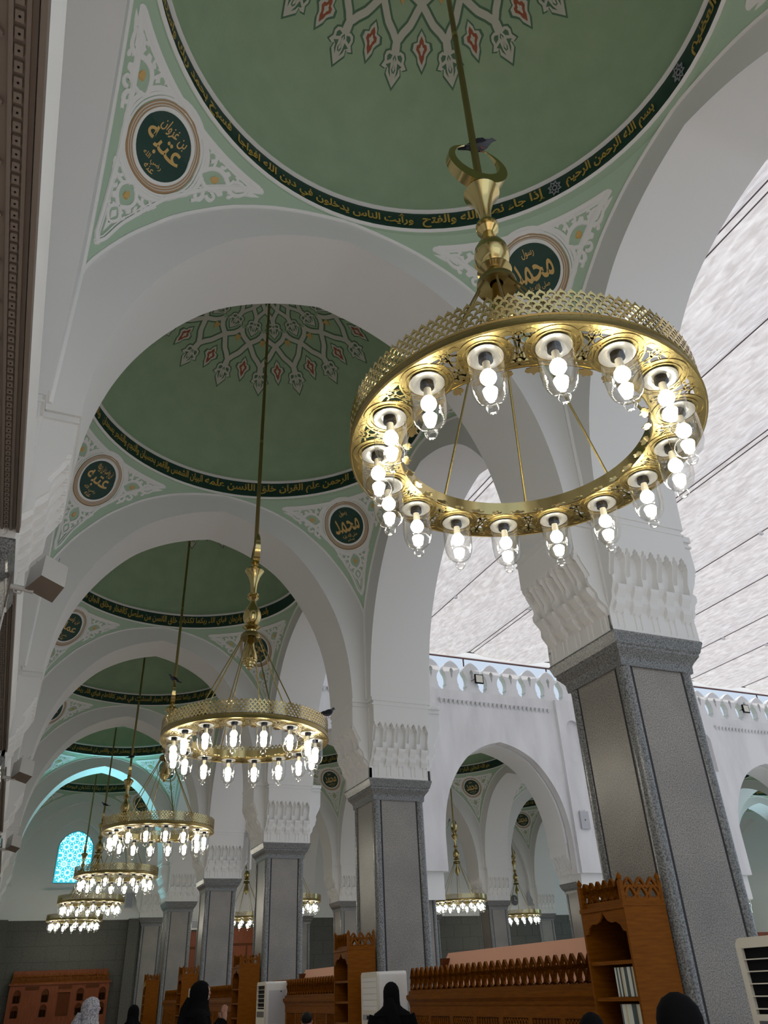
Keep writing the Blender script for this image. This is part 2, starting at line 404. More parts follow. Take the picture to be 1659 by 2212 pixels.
for i in range(1,6):
    for y in (34.74,):
        dup(ta,(BX*i,y,0),label='white arch of the far hall between its two dome rows, bay %s from the gallery'%('one','two','three','four','five')[i-1],group='arches of the far hall')
    dup(ta,(BX*i,27.74,0),label='white arch just inside the courtyard front of the far hall, bay %s from the gallery'%('one','two','three','four','five')[i-1],group='arches of the far hall')
    for k in (4,5):
        if i<5: dup(la,(3.6+BX*i,Y0+BY*k,0),label='white arch running front to back in the far hall, line %s, %s row'%(('one','two','three','four')[i-1],'front' if k==4 else 'rear'),group='arches of the far hall')

# ------------------------------------------------------------------ dome bay prototype
RX,RY=AX/1.0,AY/1.0
def rho(z): e=interp(EXT,z)/2.95; return math.sqrt(1+e*e)
ZT=10.14
def pen_pt(ph,z,off=0.0):     # ph: angle (rad) in normalised frame; off inward
    r=rho(z); return ((AX*r-off)*math.cos(ph),(AY*r-off)*math.sin(ph),z+off*.5)
ZD=10.58; HD=2.58; DX,DY=2.975,2.935
def dome_pt(r,ang,off=0.0):   # r 0..1 normalised plan radius
    z=ZD+HD*math.sqrt(max(0,1-r*r)); k=1-off/3.0
    return (DX*r*k*math.cos(ang),DY*r*k*math.sin(ang),ZD+(z-ZD)*k)
def ribbon(P,w,mapf,b,m,off,closed=False):
    n=len(P); L=[];Rr=[]
    for i in range(n):
        a=P[i-1] if (i>0 or closed) else P[0]; c=P[(i+1)%n] if (i<n-1 or closed) else P[-1]
        dx,dy=c[0]-a[0],c[1]-a[1]; l=math.hypot(dx,dy) or 1; nx,ny=-dy/l,dx/l; ww=(w[i] if isinstance(w,list) else w)/2
        L.append((P[i][0]+nx*ww,P[i][1]+ny*ww)); Rr.append((P[i][0]-nx*ww,P[i][1]-ny*ww))
    if closed: L.append(L[0]); Rr.append(Rr[0]); n+=1
    v=[]; 
    for i in range(n): v+= [mapf(*L[i],off),mapf(*Rr[i],off),mapf(*L[i],0),mapf(*Rr[i],0)]
    f=[]
    for i in range(n-1):
        a=4*i; c=4*(i+1); f+=[(a,a+1,c+1,c),(a+2,a,c,c+2),(a+1,a+3,c+3,c+1)]
    b.add(v,f,m)
def poly(P,mapf,b,m,off):
    n=len(P); cx=sum(p[0] for p in P)/n; cy=sum(p[1] for p in P)/n
    v=[mapf(*p,off) for p in P]+[mapf(cx,cy,off)]+[mapf(*p,0) for p in P]
    b.add(v,[(i,(i+1)%n,n) for i in range(n)]+[(i,n+1+i,n+1+(i+1)%n,(i+1)%n) for i in range(n)],m)
def bez(p0,p1,p2,p3,n=8):
    return [tuple((1-t)**3*p0[k]+3*(1-t)**2*t*p1[k]+3*(1-t)*t*t*p2[k]+t**3*p3[k] for k in (0,1)) for t in [i/n for i in range(n+1)]]
def sub(P,n=4):
    out=[]
    for p,q in zip(P,P[1:]): out+=[(p[0]+(q[0]-p[0])*i/n,p[1]+(q[1]-p[1])*i/n) for i in range(n)]
    return out+[P[-1]]
# shell
def shell_mesh():
    b=MB(); n=96
    prof=[math.cos(PI/2*j/30) for j in range(31)]
    b.grid(lambda i,j:dome_pt(max(prof[j],.001),2*PI*i/n),n,30,0,True)
    return b.mesh('dome_shell','green_paint',80)
RXB,RYB=2.935,2.895
def ring_mesh(name,prof,mt):
    b=MB(); n=96
    b.grid(lambda i,j:(prof[j][0]*RXB*math.cos(2*PI*i/n),prof[j][0]*RYB*math.sin(2*PI*i/n),prof[j][1]),n,len(prof)-1,0,True); return b.mesh(name,mt,40)
me_shell=shell_mesh()
me_drum=ring_mesh('drum',[(1.12,10.136),(1.0,10.130),(1.0,10.145)],'green_light')
me_low=ring_mesh('lower_moulding',[(1.0,10.135),(.990,10.14),(.985,10.15),(.988,10.165),(1.0,10.172)],'trim_white')
BR=lambda t:(1.0-.004*t)
def band_mesh(): 
    b=MB(); n=96; b.grid(lambda i,j:(BR(j)*RXB*math.cos(2*PI*i/n),BR(j)*RYB*math.sin(2*PI*i/n),10.17+.34*j),n,1,2,True); return b
me_up=ring_mesh('upper_moulding',[(1.0,10.50),(.988,10.508),(.980,10.522),(.982,10.542),(.990,10.555),(1.005,10.575),(1.012,10.59)],'trim_white')
def inscription(groups):
    b=band_mesh()
    for g in groups:
        t,a0,a1=g[:3]; v,f,asp=text2d(t,.026)
        vv=[]
        for x,y in v:
            ang=R(a1+(a0-a1)*x); tt=.13+.74*y; r=BR(tt)-.006
            vv.append((RXB*r*math.cos(ang),RYB*r*math.sin(ang),10.17+.34*tt))
        b.add(vv,f)
    for g in FLOW.get(id(groups),[]): pass
    return b
def flower_on_band(b,deg):
    P=[]
    for k in range(17):
        a=2*PI*k/16; rr=1 if k%2 else .62
        P.append((rr*math.cos(a),rr*math.sin(a)))
    def mp(u,v,off):
        ang=R(deg)+u*.030; tt=.5+v*.36; r=BR(tt)-.004-off/3; return (RXB*r*math.cos(ang),RYB*r*math.sin(ang),10.17+.34*tt)
    ribbon(P,.22,mp,b,1,.01,True); ribbon([(.35*math.cos(2*PI*k/10),.35*math.sin(2*PI*k/10)) for k in range(10)],.16,mp,b,1,.01,True)
FLOW={}
TX={0:([('صدق الله العظيم',-36,-9),('بسم الله الرحمن الرحيم',4.3,30.5),('إذا جاء نصر الله والفتح',36.4,69.2),('ورأيت الناس يدخلون في دين الله افواجا',71.6,122.3),('فسبح بحمد ربك واستغفره انه كان توابا',124.6,176)],[-4.2,33.6]),
1:([('بسم الله الرحمن الرحيم',4,30),('الرحمن علم القران خلق الانسن علمه',38,97.5),('البيان الشمس والقمر بحسبان والنجم والشجر يسجدان',98.5,148),('والسماء رفعها ووضع',150,176)],[34]),
2:([('والحب ذو العصف والريحان',30,55),('فباي الاء ربكما تكذبان',56.5,82),('خلق الانسن من صلصل كالفخار',83,118),('وخلق الجان من مارج من نار',119,155)],[]),
3:([('يخرج منهما اللؤلؤ'.replace('ؤ','و'),18,36),('فباي الاء ربكما تكذبان وله الجوار المنشات',37,86),('في البحر كالاعلم فباي الاء ربكما تكذبان',87,138)],[]),
4:([('سنفرغ لكم',28,42),('فباي الاء ربكما تكذبان يمعشر الجن والانس',43,96),('ان استطعتم ان تنفذوا من اقطار',97,140)],[]),
5:([('فاذا انشقت السماء',28,52),('فكانت فباي الاء ربكما تكذبان فيومئذ',53,112),('لا يسئل عن ذنبه',113,140)],[]),
6:([('هو الله الخالق البارئ المصور',20,64),('القدوس السلم المومن المهيمن العزيز',66,128)],[])}
me_ins={}
for k,(g,fl) in TX.items():
    b=inscription(g)
    for d in fl: flower_on_band(b,d)
    me_ins[k]=b.mesh('inscription_band',['gold_paint','label_grey','dark_green'])
# star ornament of the crown
def ornament_mesh():
    b=MB()
    def mp(a,r,off): return dome_pt(r*.985,R(a),.004+off)
    def rib(P,w,m,off): # P in (deg,r); width metric -> convert using local scaling by drawing in flat coords
        Q=[(r*math.cos(R(a)),r*math.sin(R(a))) for a,r in P]
        ribbon(Q,w,lambda x,y,o:mp(math.degrees(math.atan2(y,x)),math.hypot(x,y),o),b,m,off)
    def pol(P,m,off,cen,sc=1):
        ca,cr=cen
        Q=[]
        for u,v in P:   # u tangential, v radial outward (units of plan radius)
            x=cr+v*sc; y=u*sc; a=R(ca); Q.append((x*math.cos(a)-y*math.sin(a),x*math.sin(a)+y*math.cos(a)))
        poly(Q,lambda x,y,o:mp(math.degrees(math.atan2(y,x)),math.hypot(x,y),o),b,m,off)
    def palmette(a,r0,s):   # neck at r0, tip outward, length s
        c=(a,r0)
        lobes=[(0,-.05),(.12,.02),(.22,-.02),(.36,.03),(.42,.16),(.40,.30),(.52,.46),(.36,.52),(.26,.48),(.30,.66),(.16,.84),(0,1.04)]
        P=lobes+[(-x,y) for x,y in lobes[::-1][1:]]
        pol([(u*1.16,(v-.4)*1.14+.4) for u,v in P],1,.003,c,s); pol(P,0,.009,c,s)
        for sg in (-1,1):
            pol([(sg*u,v) for u,v in [(.10,.12),(.24,.08),(.32,.16),(.30,.30),(.22,.26),(.16,.24)]],1,.013,c,s)
            pol([(sg*u,v) for u,v in [(.14,.34),(.34,.42),(.22,.44),(.20,.62),(.10,.76),(.14,.56)]],1,.013,c,s)
        pol([(0,.10),(.08,.22),(.03,.26),(.03,.44),(.09,.54),(0,.74),(-.09,.54),(-.03,.44),(-.03,.26),(-.08,.22)],1,.0125,c,s)
        pol([(0,.16),(.035,.26),(.02,.44),(.05,.52),(0,.62),(-.05,.52),(-.02,.44),(-.035,.26)],0,.016,c,s)
    def lozenge(a,r0,s):
        h=[(0,0),(.12,.18),(.14,.30),(.28,.34),(.32,.50),(.22,.60),(.16,.68),(.14,.82),(0,1.05)]
        P=h+[(-x,y) for x,y in h[::-1][1:-1]]
        pol([(u*1.3,(v-.5)*1.16+.5) for u,v in P],1,.003,(a,r0),s); pol(P,0,.009,(a,r0),s)
        pol([(u*.62,(v-.5)*.72+.5) for u,v in P],2,.013,(a,r0),s)
        pol([(u*.28,(v-.5)*.30+.5) for u,v in P],0,.016,(a,r0),s)
    N=16; st=360/N
    for k in range(N):
        a=st*(k+.5)
        for s in (-1,1):
            P=[(a+s*.4,.655),(a+s*.3,.605),(a+s*2.4,.575),(a+s*5.5,.545),(a+s*8.5,.50),(a+s*st*.5,.465),(a+s*(st*.5+6.5),.43),(a+s*(st-1.8),.405),(a+s*st,.378)]
            P=sub(P,3); rib(P,.050,1,.003); rib(P,.030,0,.009+.0015*(s>0))
            P=[(a+st/2+s*.3,.315),(a+st/2+s*.6,.275),(a+st/2+s*4,.245),(a+st/2+s*st*.5,.205),(a+st/2+s*st,.13),(a+st/2+s*st,.08)]
            P=sub(P,2); rib(P,.040,1,.003); rib(P,.024,0,.009+.0015*(s>0))
        pol([(0,-.3),(.3,.05),(.22,.4),(0,.75),(-.22,.4),(-.3,.05)],1,.010,(a,.425),.055)
        pol([(.32,0),(.24,.4),(0,.78),(-.24,.4),(-.32,0)],3,.012,(a,.43),.06)
        palmette(a,.642,.115); lozenge(a+st/2,.562,.132); palmette(a+st/2,.305,.105)
    P=[(.09*math.cos(2*PI*i/24),.09*math.sin(2*PI*i/24)) for i in range(24)]
    poly(P,lambda x,y,o:mp(math.degrees(math.atan2(y,x)),math.hypot(x,y),o),b,0,.01)
    return b.mesh('crown_ornament',['ornament_white','green_line','ornament_red','gold_leaf'])
me_orn=ornament_mesh()
# pendentives: quadrant 0 (x>0,y>0); others by mirroring through scale
def pend_mesh(sx,sy):
    b=MB(); nz=26; na=26
    def fn(i,j):
        z=8.0+(ZT-8.0)*j/nz; e=interp(EXT,z)/2.95; a0=math.atan(e); 
        ph=a0+(PI/2-2*a0)*i/na; x,y,zz=pen_pt(ph,z); return (sx*x,sy*y,zz)
    b.grid(fn,na,nz); return b.mesh('pendentive','green_light',60)
ZM=9.58
def pmap(sx,sy):
    # u: metres, positive to the viewer's left (towards larger angle on the far right corner), v: metres up the surface
    def f(u,v,off):
        z=ZM+v*.86; z=min(z,ZT+.0); rr=rho(z)*2.94; ph=R(45)+u/rr
        x,y,zz=pen_pt(ph,z,.004+off); return (sx*x,sy*y,zz)
    return f
def tri_edges():
    # inner triangle outline in (u,v)
    def edge(z):
        e=interp(EXT,z)/2.95; a0=math.atan(e); half=(PI/4-a0)*rho(z)*2.94; t=(z-8.30)/(10.0-8.30); return max(0,half-(.075+.255*max(0,t)))
    zs=[8.32+ (9.99-8.32)*k/16 for k in range(17)]
    rp=[(edge(z),(z-ZM)/.86) for z in zs]; rp[0]=(0,rp[0][1])
    lp=[(-x,y) for x,y in rp]
    topz=(9.99-ZM)/.86; w=rp[-1][0]
    top=[(w-2*w*k/16,topz) for k in range(1,16)]
    return rp+top+lp[::-1]
TRI=tri_edges()
def shrink(P,d):
    cx=sum(p[0] for p in P)/len(P); cy=sum(p[1] for p in P)/len(P); n=len(P); out=[]
    for i in range(n):
        a,c=P[i-1],P[(i+1)%n]; dx,dy=c[0]-a[0],c[1]-a[1]; l=math.hypot(dx,dy) or 1; nx,ny=-dy/l,dx/l
        if nx*(cx-P[i][0])+ny*(cy-P[i][1])<0: nx,ny=-nx,-ny
        out.append((P[i][0]+nx*d,P[i][1]+ny*d))
    return out
def spiral(c,r,a0,turn,n=12):
    return [(c[0]+r*(1-.75*i/n)*math.cos(a0+turn*i/n),c[1]+r*(1-.75*i/n)*math.sin(a0+turn*i/n)) for i in range(n+1)]
def arabesque_mesh(sx,sy):
    b=MB(); mp=pmap(sx,sy)
    ribbon(sub(TRI,2),.036,mp,b,0,.026,True); ribbon(sub(shrink(TRI,.038),2),.014,mp,b,0,.016,True)
    ring=lambda r,n=48:[(r*math.cos(2*PI*k/n),r*math.sin(2*PI*k/n)) for k in range(n)]
    ribbon(ring(.527),.030,mp,b,0,.018,True)
    # leaf scrolls in the three corners
    def corner(dirx,diry,L,W0):
        dl=math.hypot(dirx,diry); d=(dirx/dl,diry/dl); p=(-d[1],d[0])
        T=lambda s,t:(d[0]*s+p[0]*t,d[1]*s+p[1]*t)
        tr=lambda P:[T(*q) for q in P]
        s0=.55
        # stems
        for g in (-1,1):
            ribbon(tr(bez((s0-.02,0),(s0+.10,g*.16),(s0+.24,g*.16),(s0+.34,g*.01),10)),.038,mp,b,0,.017)
            ribbon(tr(bez((s0+.34,g*.01),(s0+.42,g*.11),(s0+.50,g*.09),(s0+.58,0),8)),.032,mp,b,0,.017)
            ribbon(tr(bez((s0+.02,g*.03),(s0+.02,g*.18),(s0-.06,g*.30),(s0-.16,g*.36),8)),[.055,.055,.05,.05,.045,.045,.04,.03,.02],mp,b,0,.015)
            ribbon(tr(spiral((s0+.04,g*.25),.085,g*PI*1.5,g*PI*1.6)),.036,mp,b,0,.018)
            ribbon(tr(spiral((s0+.20,g*.185),.065,g*PI*.9,-g*PI*1.7)),.032,mp,b,0,.018)
            ribbon(tr(bez((s0+.10,g*.12),(s0+.12,g*.24),(s0+.05,g*.32),(s0-.02,g*.34),6)),.03,mp,b,0,.015)
            ribbon(tr(spiral((s0+.40,g*.10),.045,g*PI*1.2,g*PI*1.6,8)),.026,mp,b,0,.018)
            poly(tr([(s0+.28,g*.04),(s0+.33,g*.12),(s0+.29,g*.15),(s0+.24,g*.12)]),mp,b,0,.014)
        poly(tr([(s0+.40,0),(s0+.45,.035),(s0+.53,0),(s0+.45,-.035)]),mp,b,0,.015)
        poly(tr([(s0+.60,0),(s0+.57,.035),(s0+.74,0),(s0+.57,-.035)]),mp,b,0,.014)
        poly(tr([(s0+.12,0),(s0+.16,.032),(s0+.20,.03),(s0+.215,0),(s0+.20,-.03),(s0+.16,-.032)]),mp,b,1,.02)
    w=TRI[16][0]; tz=TRI[16][1]
    corner(w*.93,tz*.80,1,1); corner(-w*.93,tz*.80,1,1); corner(0,TRI[0][1],1,1)
    return b.mesh('arabesque_relief',['trim_white','gold_leaf'])
def medallion_mesh(sx,sy,lines,tilt=0,mirror=1):
    b=MB(); mp=pmap(sx,sy); n=48
    ring=lambda r:[(r*math.cos(2*PI*k/n),r*math.sin(2*PI*k/n)) for k in range(n)]
    b.grid(lambda i,j:mp(.365*j/7*math.cos(2*PI*i/48),.365*j/7*math.sin(2*PI*i/48),.012),48,7,1,True)
    ribbon(ring(.378),.030,mp,b,0,.030,True)
    for r,m in ((.402,3),(.416,4),(.430,3),(.444,4),(.457,3)): ribbon(ring(r),.0145,mp,b,m,.016+.003*(m==3),True)
    ribbon(ring(.490),.022,mp,b,0,.014,True)
    lf=-1 if sx*sy>0 else 1   # viewer-left in u
    for t,cx,cy,wd,ht in lines:
        v,f,asp=text2d(t,.012); ca,sa=math.cos(tilt),math.sin(tilt); P=[]
        for x,y in v:
            X=cx+(x-.5)*wd; Y=cy+(y-.5)*ht; X,Y=X*ca-Y*sa,X*sa+Y*ca
            P.append(mp(lf*X,Y,.019))
        b.add(P,f,2)
    return b.mesh('medallion',['trim_white','dark_green','gold_leaf','ring_tan','ornament_white'])
muh=[('محمد',0,.02,.54,.30),('رسول',-.0,.25,.17,.12),('صلى الله عليه',0,-.205,.32,.09),('وسلم',0,-.285,.14,.06)]
def comp(a,bn): return [(a,.0,.0,.52,.27),(bn,.02,.21,.38,.14),('رضي الله',-.02,-.20,.28,.09),('عنه',0,-.285,.14,.06)]
QS={'fr':(1,1),'fl':(-1,1),'nl':(-1,-1),'nr':(1,-1)}
me_pend={q:pend_mesh(*s) for q,s in QS.items()}
me_arab={q:arabesque_mesh(*s) for q,s in QS.items()}
me_med={'fr':medallion_mesh(1,1,muh,R(4))}
me_med['nl']=medallion_mesh(-1,-1,[('الله',0,0,.34,.3)]); me_med['nr']=medallion_mesh(1,-1,[('الله',0,0,.34,.3)])
flm={0:medallion_mesh(-1,1,comp('عتبه','بن غزوان'),R(4)),1:medallion_mesh(-1,1,comp('عتبه','بن وهب بن ربيعه'),R(0)),2:medallion_mesh(-1,1,comp('عمار','بن ياسر'),R(0)),3:medallion_mesh(-1,1,comp('عمر','بن الخطاب'),R(0))}
def make_dome(loc,k,label,group):
    t=thing('dome',label,'dome',loc,0,group)
    for nm,me in (('dome_shell',me_shell),('crown_ornament',me_orn),('drum',me_drum),('lower_moulding',me_low),('upper_moulding',me_up),('inscription_band',me_ins[min(k,6)])): obj(nm,me,t,(-.05,-.03,0))
    for q in QS:
        p=obj('pendentive',me_pend[q],t); obj('arabesque_relief',me_arab[q],p)
        obj('medallion',flm[min(k,3)] if q=='fl' else me_med[q],p)
    return t
dl=['green dome nearest the camera, its painted star cut off by the top of the picture','green dome second from the camera, star ornament in full view',
'green dome third from the camera, above the second chandelier','green dome fourth from the camera, a thin slice with its inscription band','green dome fifth from the camera, just before the cyan-lit arch','green dome farthest along the gallery, above the stained glass window']
for k in range(6): make_dome((0,Y0+BY*k,0),k,dl[k],'green domes of the gallery')
on=('one','two','three','four','five')
for i in range(1,6):
    for k in (4,5):
        make_dome((BX*i,Y0+BY*k,0),6,'green dome of the far hall, bay %s right of the gallery, %s row'%(on[i-1],'front' if k==4 else 'rear'),'green domes of the far hall')

# ------------------------------------------------------------------ walls
# left wall behind the left row: fills the arches above a lintel beam
def infill(y):
    I=smooth_line(arch_profile(AY)[0]); L=[(-2.9,0)]+[]
    return None
o=MB().box(-4.42,-4.24,-8,42,0,11).build('wall_left','plaster'); o['kind']='structure'
# longitudinal masonry above the arches, both sides and over the cross arches
o=MB().box(3.30,4.36,-4,26.7,10.2,11.9).build('wall_right_upper','plaster_outdoor'); o['kind']='structure'
o=MB().box(-9,4.4,-8.2,-8.0,0,3).build('wall_near','plaster'); o['kind']='structure'
# lintel beams between the left pillars: carved brown soffit, white fascia
def carved_soffit(y0,y1):
    b=MB(); z=4.86; x0,x1=-4.15,-3.0
    b.box(x0,x1,y0,y1,z,z+.06,0)
    d=.018
    for xe in (-3.032,-3.098): b.box(xe-.009,xe+.009,y0,y1,z-d,z,0)
    n=int((y1-y0)/.07)
    for i in range(n):
        y=y0+.035+i*.07; b.box(-3.083,-3.050,y-.024,y+.024,z-d,z,0); b.ball((-3.066,y,z-d),.006,1,6,4)
    # zigzag triangles with dots
    m=int((y1-y0)/.30); s=(y1-y0)/m
    for i in range(m):
        ya=y0+i*s
        for (p,q) in (((-3.30,ya),(-3.13,ya+s/2)),((-3.13,ya+s/2),(-3.30,ya+s)),((-3.47,ya),(-3.30,ya+s/2)),((-3.30,ya+s/2),(-3.47,ya+s))):
            dx,dy=q[0]-p[0],q[1]-p[1]; l=math.hypot(dx,dy); nx,ny=-dy/l*.008,dx/l*.008
            for o2 in (0,.03):
                P=[(p[0]+nx*(k)+ny*0+ -dy/l*o2,p[1]+ny*(k)+dx/l*o2) for k in (-1,1)]; Q=[(q[0]+nx*k-dy/l*o2,q[1]+ny*k+dx/l*o2) for k in (-1,1)]
                zd=z-d-(.002 if (p[0]<q[0]) else 0)-(.001 if o2 else 0); v=[(P[0][0],P[0][1],zd),(P[1][0],P[1][1],zd),(Q[1][0],Q[1][1],zd),(Q[0][0],Q[0][1],zd)]; v+=[(a,c,z) for a,c,_ in v]
                b.add(v,[(0,1,2,3),(0,4,5,1),(1,5,6,2),(2,6,7,3),(3,7,4,0)],0)
        for (dx,dy) in ((-3.19,.5),(-3.235,.40),(-3.235,.60),(-3.15,.02),(-3.18,.92),(-3.20,.06),(-3.36,.5),(-3.40,.42),(-3.40,.58)):
            b.ball((dx,ya+s*dy,z-.004),.008,1,6,4)
    return b
for k in range(6):
    yc=Y0+BY*k
    t=thing('lintel_beam','white lintel beam with brown carved underside at the left edge, %s bay from the camera'%('nearest','second','third','fourth','fifth','sixth')[k],'beam',(0,0,0),0,'lintels between the left pillars')
    MB().box(-4.2,-2.985,yc-2.885,yc+2.885,4.92,5.50).build('white_beam','plaster',t)
    carved_soffit(yc-2.885,yc+2.885).build('carved_soffit',['lintel_brown','black'],t)
    MB().box(-2.99,-2.965,yc-2.885,yc+2.885,4.83,4.90).build('edge_strip','lintel_brown',t)
# end wall with granite dado, blind arch, recessed stained glass window
def arch_loop(hw,zb,zt,n=10,pt=.25):
    P=[(hw,zb)]; zs=zt-hw*1.0
    for k in range(n+1):
        a=PI/2*k/n; x=hw*math.cos(a); z=zs+(zt-zs)*math.sin(a); z-=pt*hw*.25*math.sin(2*a); P.append((x,z))
    return P+[(-x,z) for x,z in P[::-1][1:] ]
def wall_xz(name,loops,y,th,mt,kind='structure',x0=0):
    v,f=shape2d(loops,th); b=MB().add([(p[0]+x0,y+p[2],p[1]) for p in v],f); o=b.build(name,mt); 
    if kind: o['kind']=kind
    return o
wc=-.2
win=[(x+wc,z) for x,z in arch_loop(.80,6.22,8.52)]; rec=[(x+wc,z) for x,z in arch_loop(1.12,5.95,9.0,10,.6)]
wall_xz('wall_far',[[(-4.3,4.74),(3.7,4.74),(3.7,11.2),(-4.3,11.2)],rec],41.45,.16,'plaster')
wall_xz('wall_far_recess',[[(-1.6,5.8),(1.2,5.8),(1.2,9.2),(-1.6,9.2)],win],41.62,.14,'plaster')
o=MB().box(3.7,40.2,41.38,41.6,4.74,11.2).build('wall_far_hall','plaster'); o['kind']='structure'
# dado with coursed stone joints
b=MB().box(-4.3,40.2,41.30,41.66,0,4.72,0)
for r in range(8):
    z=.1+r*.6; b.box(-4.3,40.2,41.293,41.30,z-.008,z+.008,1)
    for c in range(46):
        x=-4.2+c*.98+(.49 if r%2 else 0); b.box(x-.007,x+.007,41.293,41.30,z,min(z+.6,4.7),1)
o=b.build('wall_far_dado',['stone_wall','stone_joint']); o['kind']='structure'
o=MB().box(-4.3,40.2,41.25,41.45,4.70,4.775).build('trim_1','plaster'); o['kind']='structure'
for s in (-1,1):
    o=MB().box(s*2.98-.45*(s>0)-0*(s<0),s*2.98+.45*(s<0),41.0,41.4,0,4.72).build('trim_2' if s<0 else 'trim_3','stone_wall'); o['kind']='structure'
o=MB().box(40.0,40.2,27,42,0,11).build('wall_right_hall','plaster'); o['kind']='structure'
# stained glass window
def window():
    t=D.objects.new('window_1',None); COL.objects.link(t); t['kind']='structure'
    wl=[(x+wc,z) for x,z in arch_loop(.78,6.24,8.50)]
    v,f=shape2d([wl],.03); MB().add([(p[0],41.66+p[2],p[1]) for p in v],f).build('window_pane','window_cyan',t)
    b=MB(); y=41.63
    def inside(x,z): 
        return abs(x-wc)<.74 and z>6.28 and z<8.46-max(0,(abs(x-wc)-.2))*.85*abs(x-wc)/.75*1.1
    def petal(cx,cz,a,r0,r1,w,m):
        ca,sa=math.cos(a),math.sin(a); P=[(r0,0),((r0+r1)*.55,w),(r1,0),((r0+r1)*.55,-w)]
        Q=[(cx+p*ca-q*sa,cz+p*sa+q*ca) for p,q in P]
        if all(inside(*q) for q in Q): b.add([(q[0],y,q[1]) for q in Q],[(0,1,2,3)],m)
    k=0
    for row in range(7):
        for c in range(5):
            cx=wc+(c-2)*.42+(.21 if row%2 else 0); cz=6.32+row*.365; k+=1
            for i in range(12): petal(cx,cz,2*PI*i/12,.065,.165,.026,0)
            for i in range(12): petal(cx,cz,2*PI*(i+.5)/12,.165,.215,.018,0)
            m=1 if (row%4==2) else 2
            P=[(cx+(.05 if i%2 else .03)*math.cos(PI*i/6),cz+(.05 if i%2 else .03)*math.sin(PI*i/6)) for i in range(12)]
            if all(inside(*q) for q in P): b.add([(q[0],y,q[1]) for q in P],[tuple(range(12))],m)
    b.build('window_tracery',['window_white','window_yellow','window_cyan'],t)
    P=[(x,41.62,z) for x,z in wl]; MB().tube(P+[P[0]],.025,6).build('window_frame','window_lead',t)
window()

# ------------------------------------------------------------------ courtyard facade
FY=26.92
op=[]
for i in range(0,5):
    cx=BX*(i+1)
    I=smooth_line(arch_profile(AX)[0]); I=[(x*1.03,z+.03) for x,z in I]
    loop=[(I[0][0],5.0)]+I+[(-x,z) for x,z in I[::-1][1:]]+[(-I[0][0],5.0)]
    op.append([(x+cx,z) for x,z in loop])
outer=[(4.36,5.0)]
for L in op: outer+= [(x,z) for x,z in L[::-1]]
outer+=[(40.2,5.0),(40.2,11.75),(4.36,11.75)]
wall_xz('wall_courtyard_far',[outer],FY,.34,'plaster_outdoor')
# pilasters with rounded niche
for i in range(5):
    cx=10.8+BX*i
    nl=[(x*.36+cx,z) for x,z in [(1,9.2)]+[(math.cos(PI*k/12),10.55+.36*math.sin(PI*k/12)) for k in range(13)]+[(-1,9.2)]]
    o=wall_xz('trim_%d'%(10+i),[[(cx-.72,5.0),(cx+.72,5.0),(cx+.72,11.75),(cx-.72,11.75)],nl],FY-.24,.16,'plaster_outdoor')
    # curved bracket under the wall
    P=[(0,0),(0,-.9),(.10,-.55),(.35,-.25),(.62,-.12),(.9,0)]
    v,f=shape2d([P],1.3); o=MB().add([(cx+p[2],FY+.2+p[0]-.30,5.0+p[1]) for p in v],f).build('trim_%d'%(20+i),'plaster'); o['kind']='structure'
b=MB()
for i in range(5):
    for k in range(26):
        x=BX*(i+1)-2.55+k*.204
        b.add([(x-.085,FY-.17,11.33),(x+.085,FY-.17,11.33),(x+.085,FY-.30,11.33),(x-.085,FY-.30,11.33),(x,FY-.17,11.14)],[(0,1,2,3),(0,1,4),(1,2,4),(2,3,4),(3,0,4)])
    b.box(BX*(i+1)-2.66,BX*(i+1)+2.66,FY-.30,FY-.17,11.33,11.37)
o=b.build('trim_30','plaster_outdoor'); o['kind']='structure'
half=[(.47,0),(.33,.10),(.27,.22),(.30,.24),(.25,.36),(.24,.50),(.28,.66),(.36,.78),(.40,.90),(.37,.98),(.33,1.0),(.33,1.03),(.26,1.12),(.16,1.20),(.07,1.25),(0,1.30)]
hole=[(.075*math.cos(a),.86+.085*math.sin(a)) for a in [PI*k/8-.3 for k in range(11)]][:9]
hole=[(.0,.50),(.05,.66),(.045,.72),(.085,.80),(.07,.90),(0,.97),(-.07,.90),(-.085,.80),(-.045,.72),(-.05,.66)]
v,f=shape2d([half+[(-x,z) for x,z in half[::-1][1:]],hole],.30)
me_mer=MB().add([(p[0],p[2],p[1]) for p in v],f).mesh('merlon','plaster_outdoor')
x=4.9; n=0
first=None
while x<40:
    o=obj('merlon',me_mer,None,(x,FY,11.75)); n+=1
    tag(o,'white pierced merlon on the courtyard parapet','merlon','merlons along the courtyard parapet'); x+=.945
# white fascia and rail carrying the canopy edge behind the parapet
t=thing('canopy_edge_rail','white fascia with dark red-brown rail running behind the pierced parapet','rail',(0,0,0))
MB().box(4.5,40,27.30,27.36,13.42,13.85).build('fascia','trim_white',t)
MB().tube([(4.5,27.28,13.42),(40,27.28,13.42)],.045,8).build('rail','rail_brown',t)
for k in range(9): MB().tube([(5+4.2*k,27.33,11.6),(5+4.2*k,27.33,13.42)],.03,6).build('post','rail_brown',t)
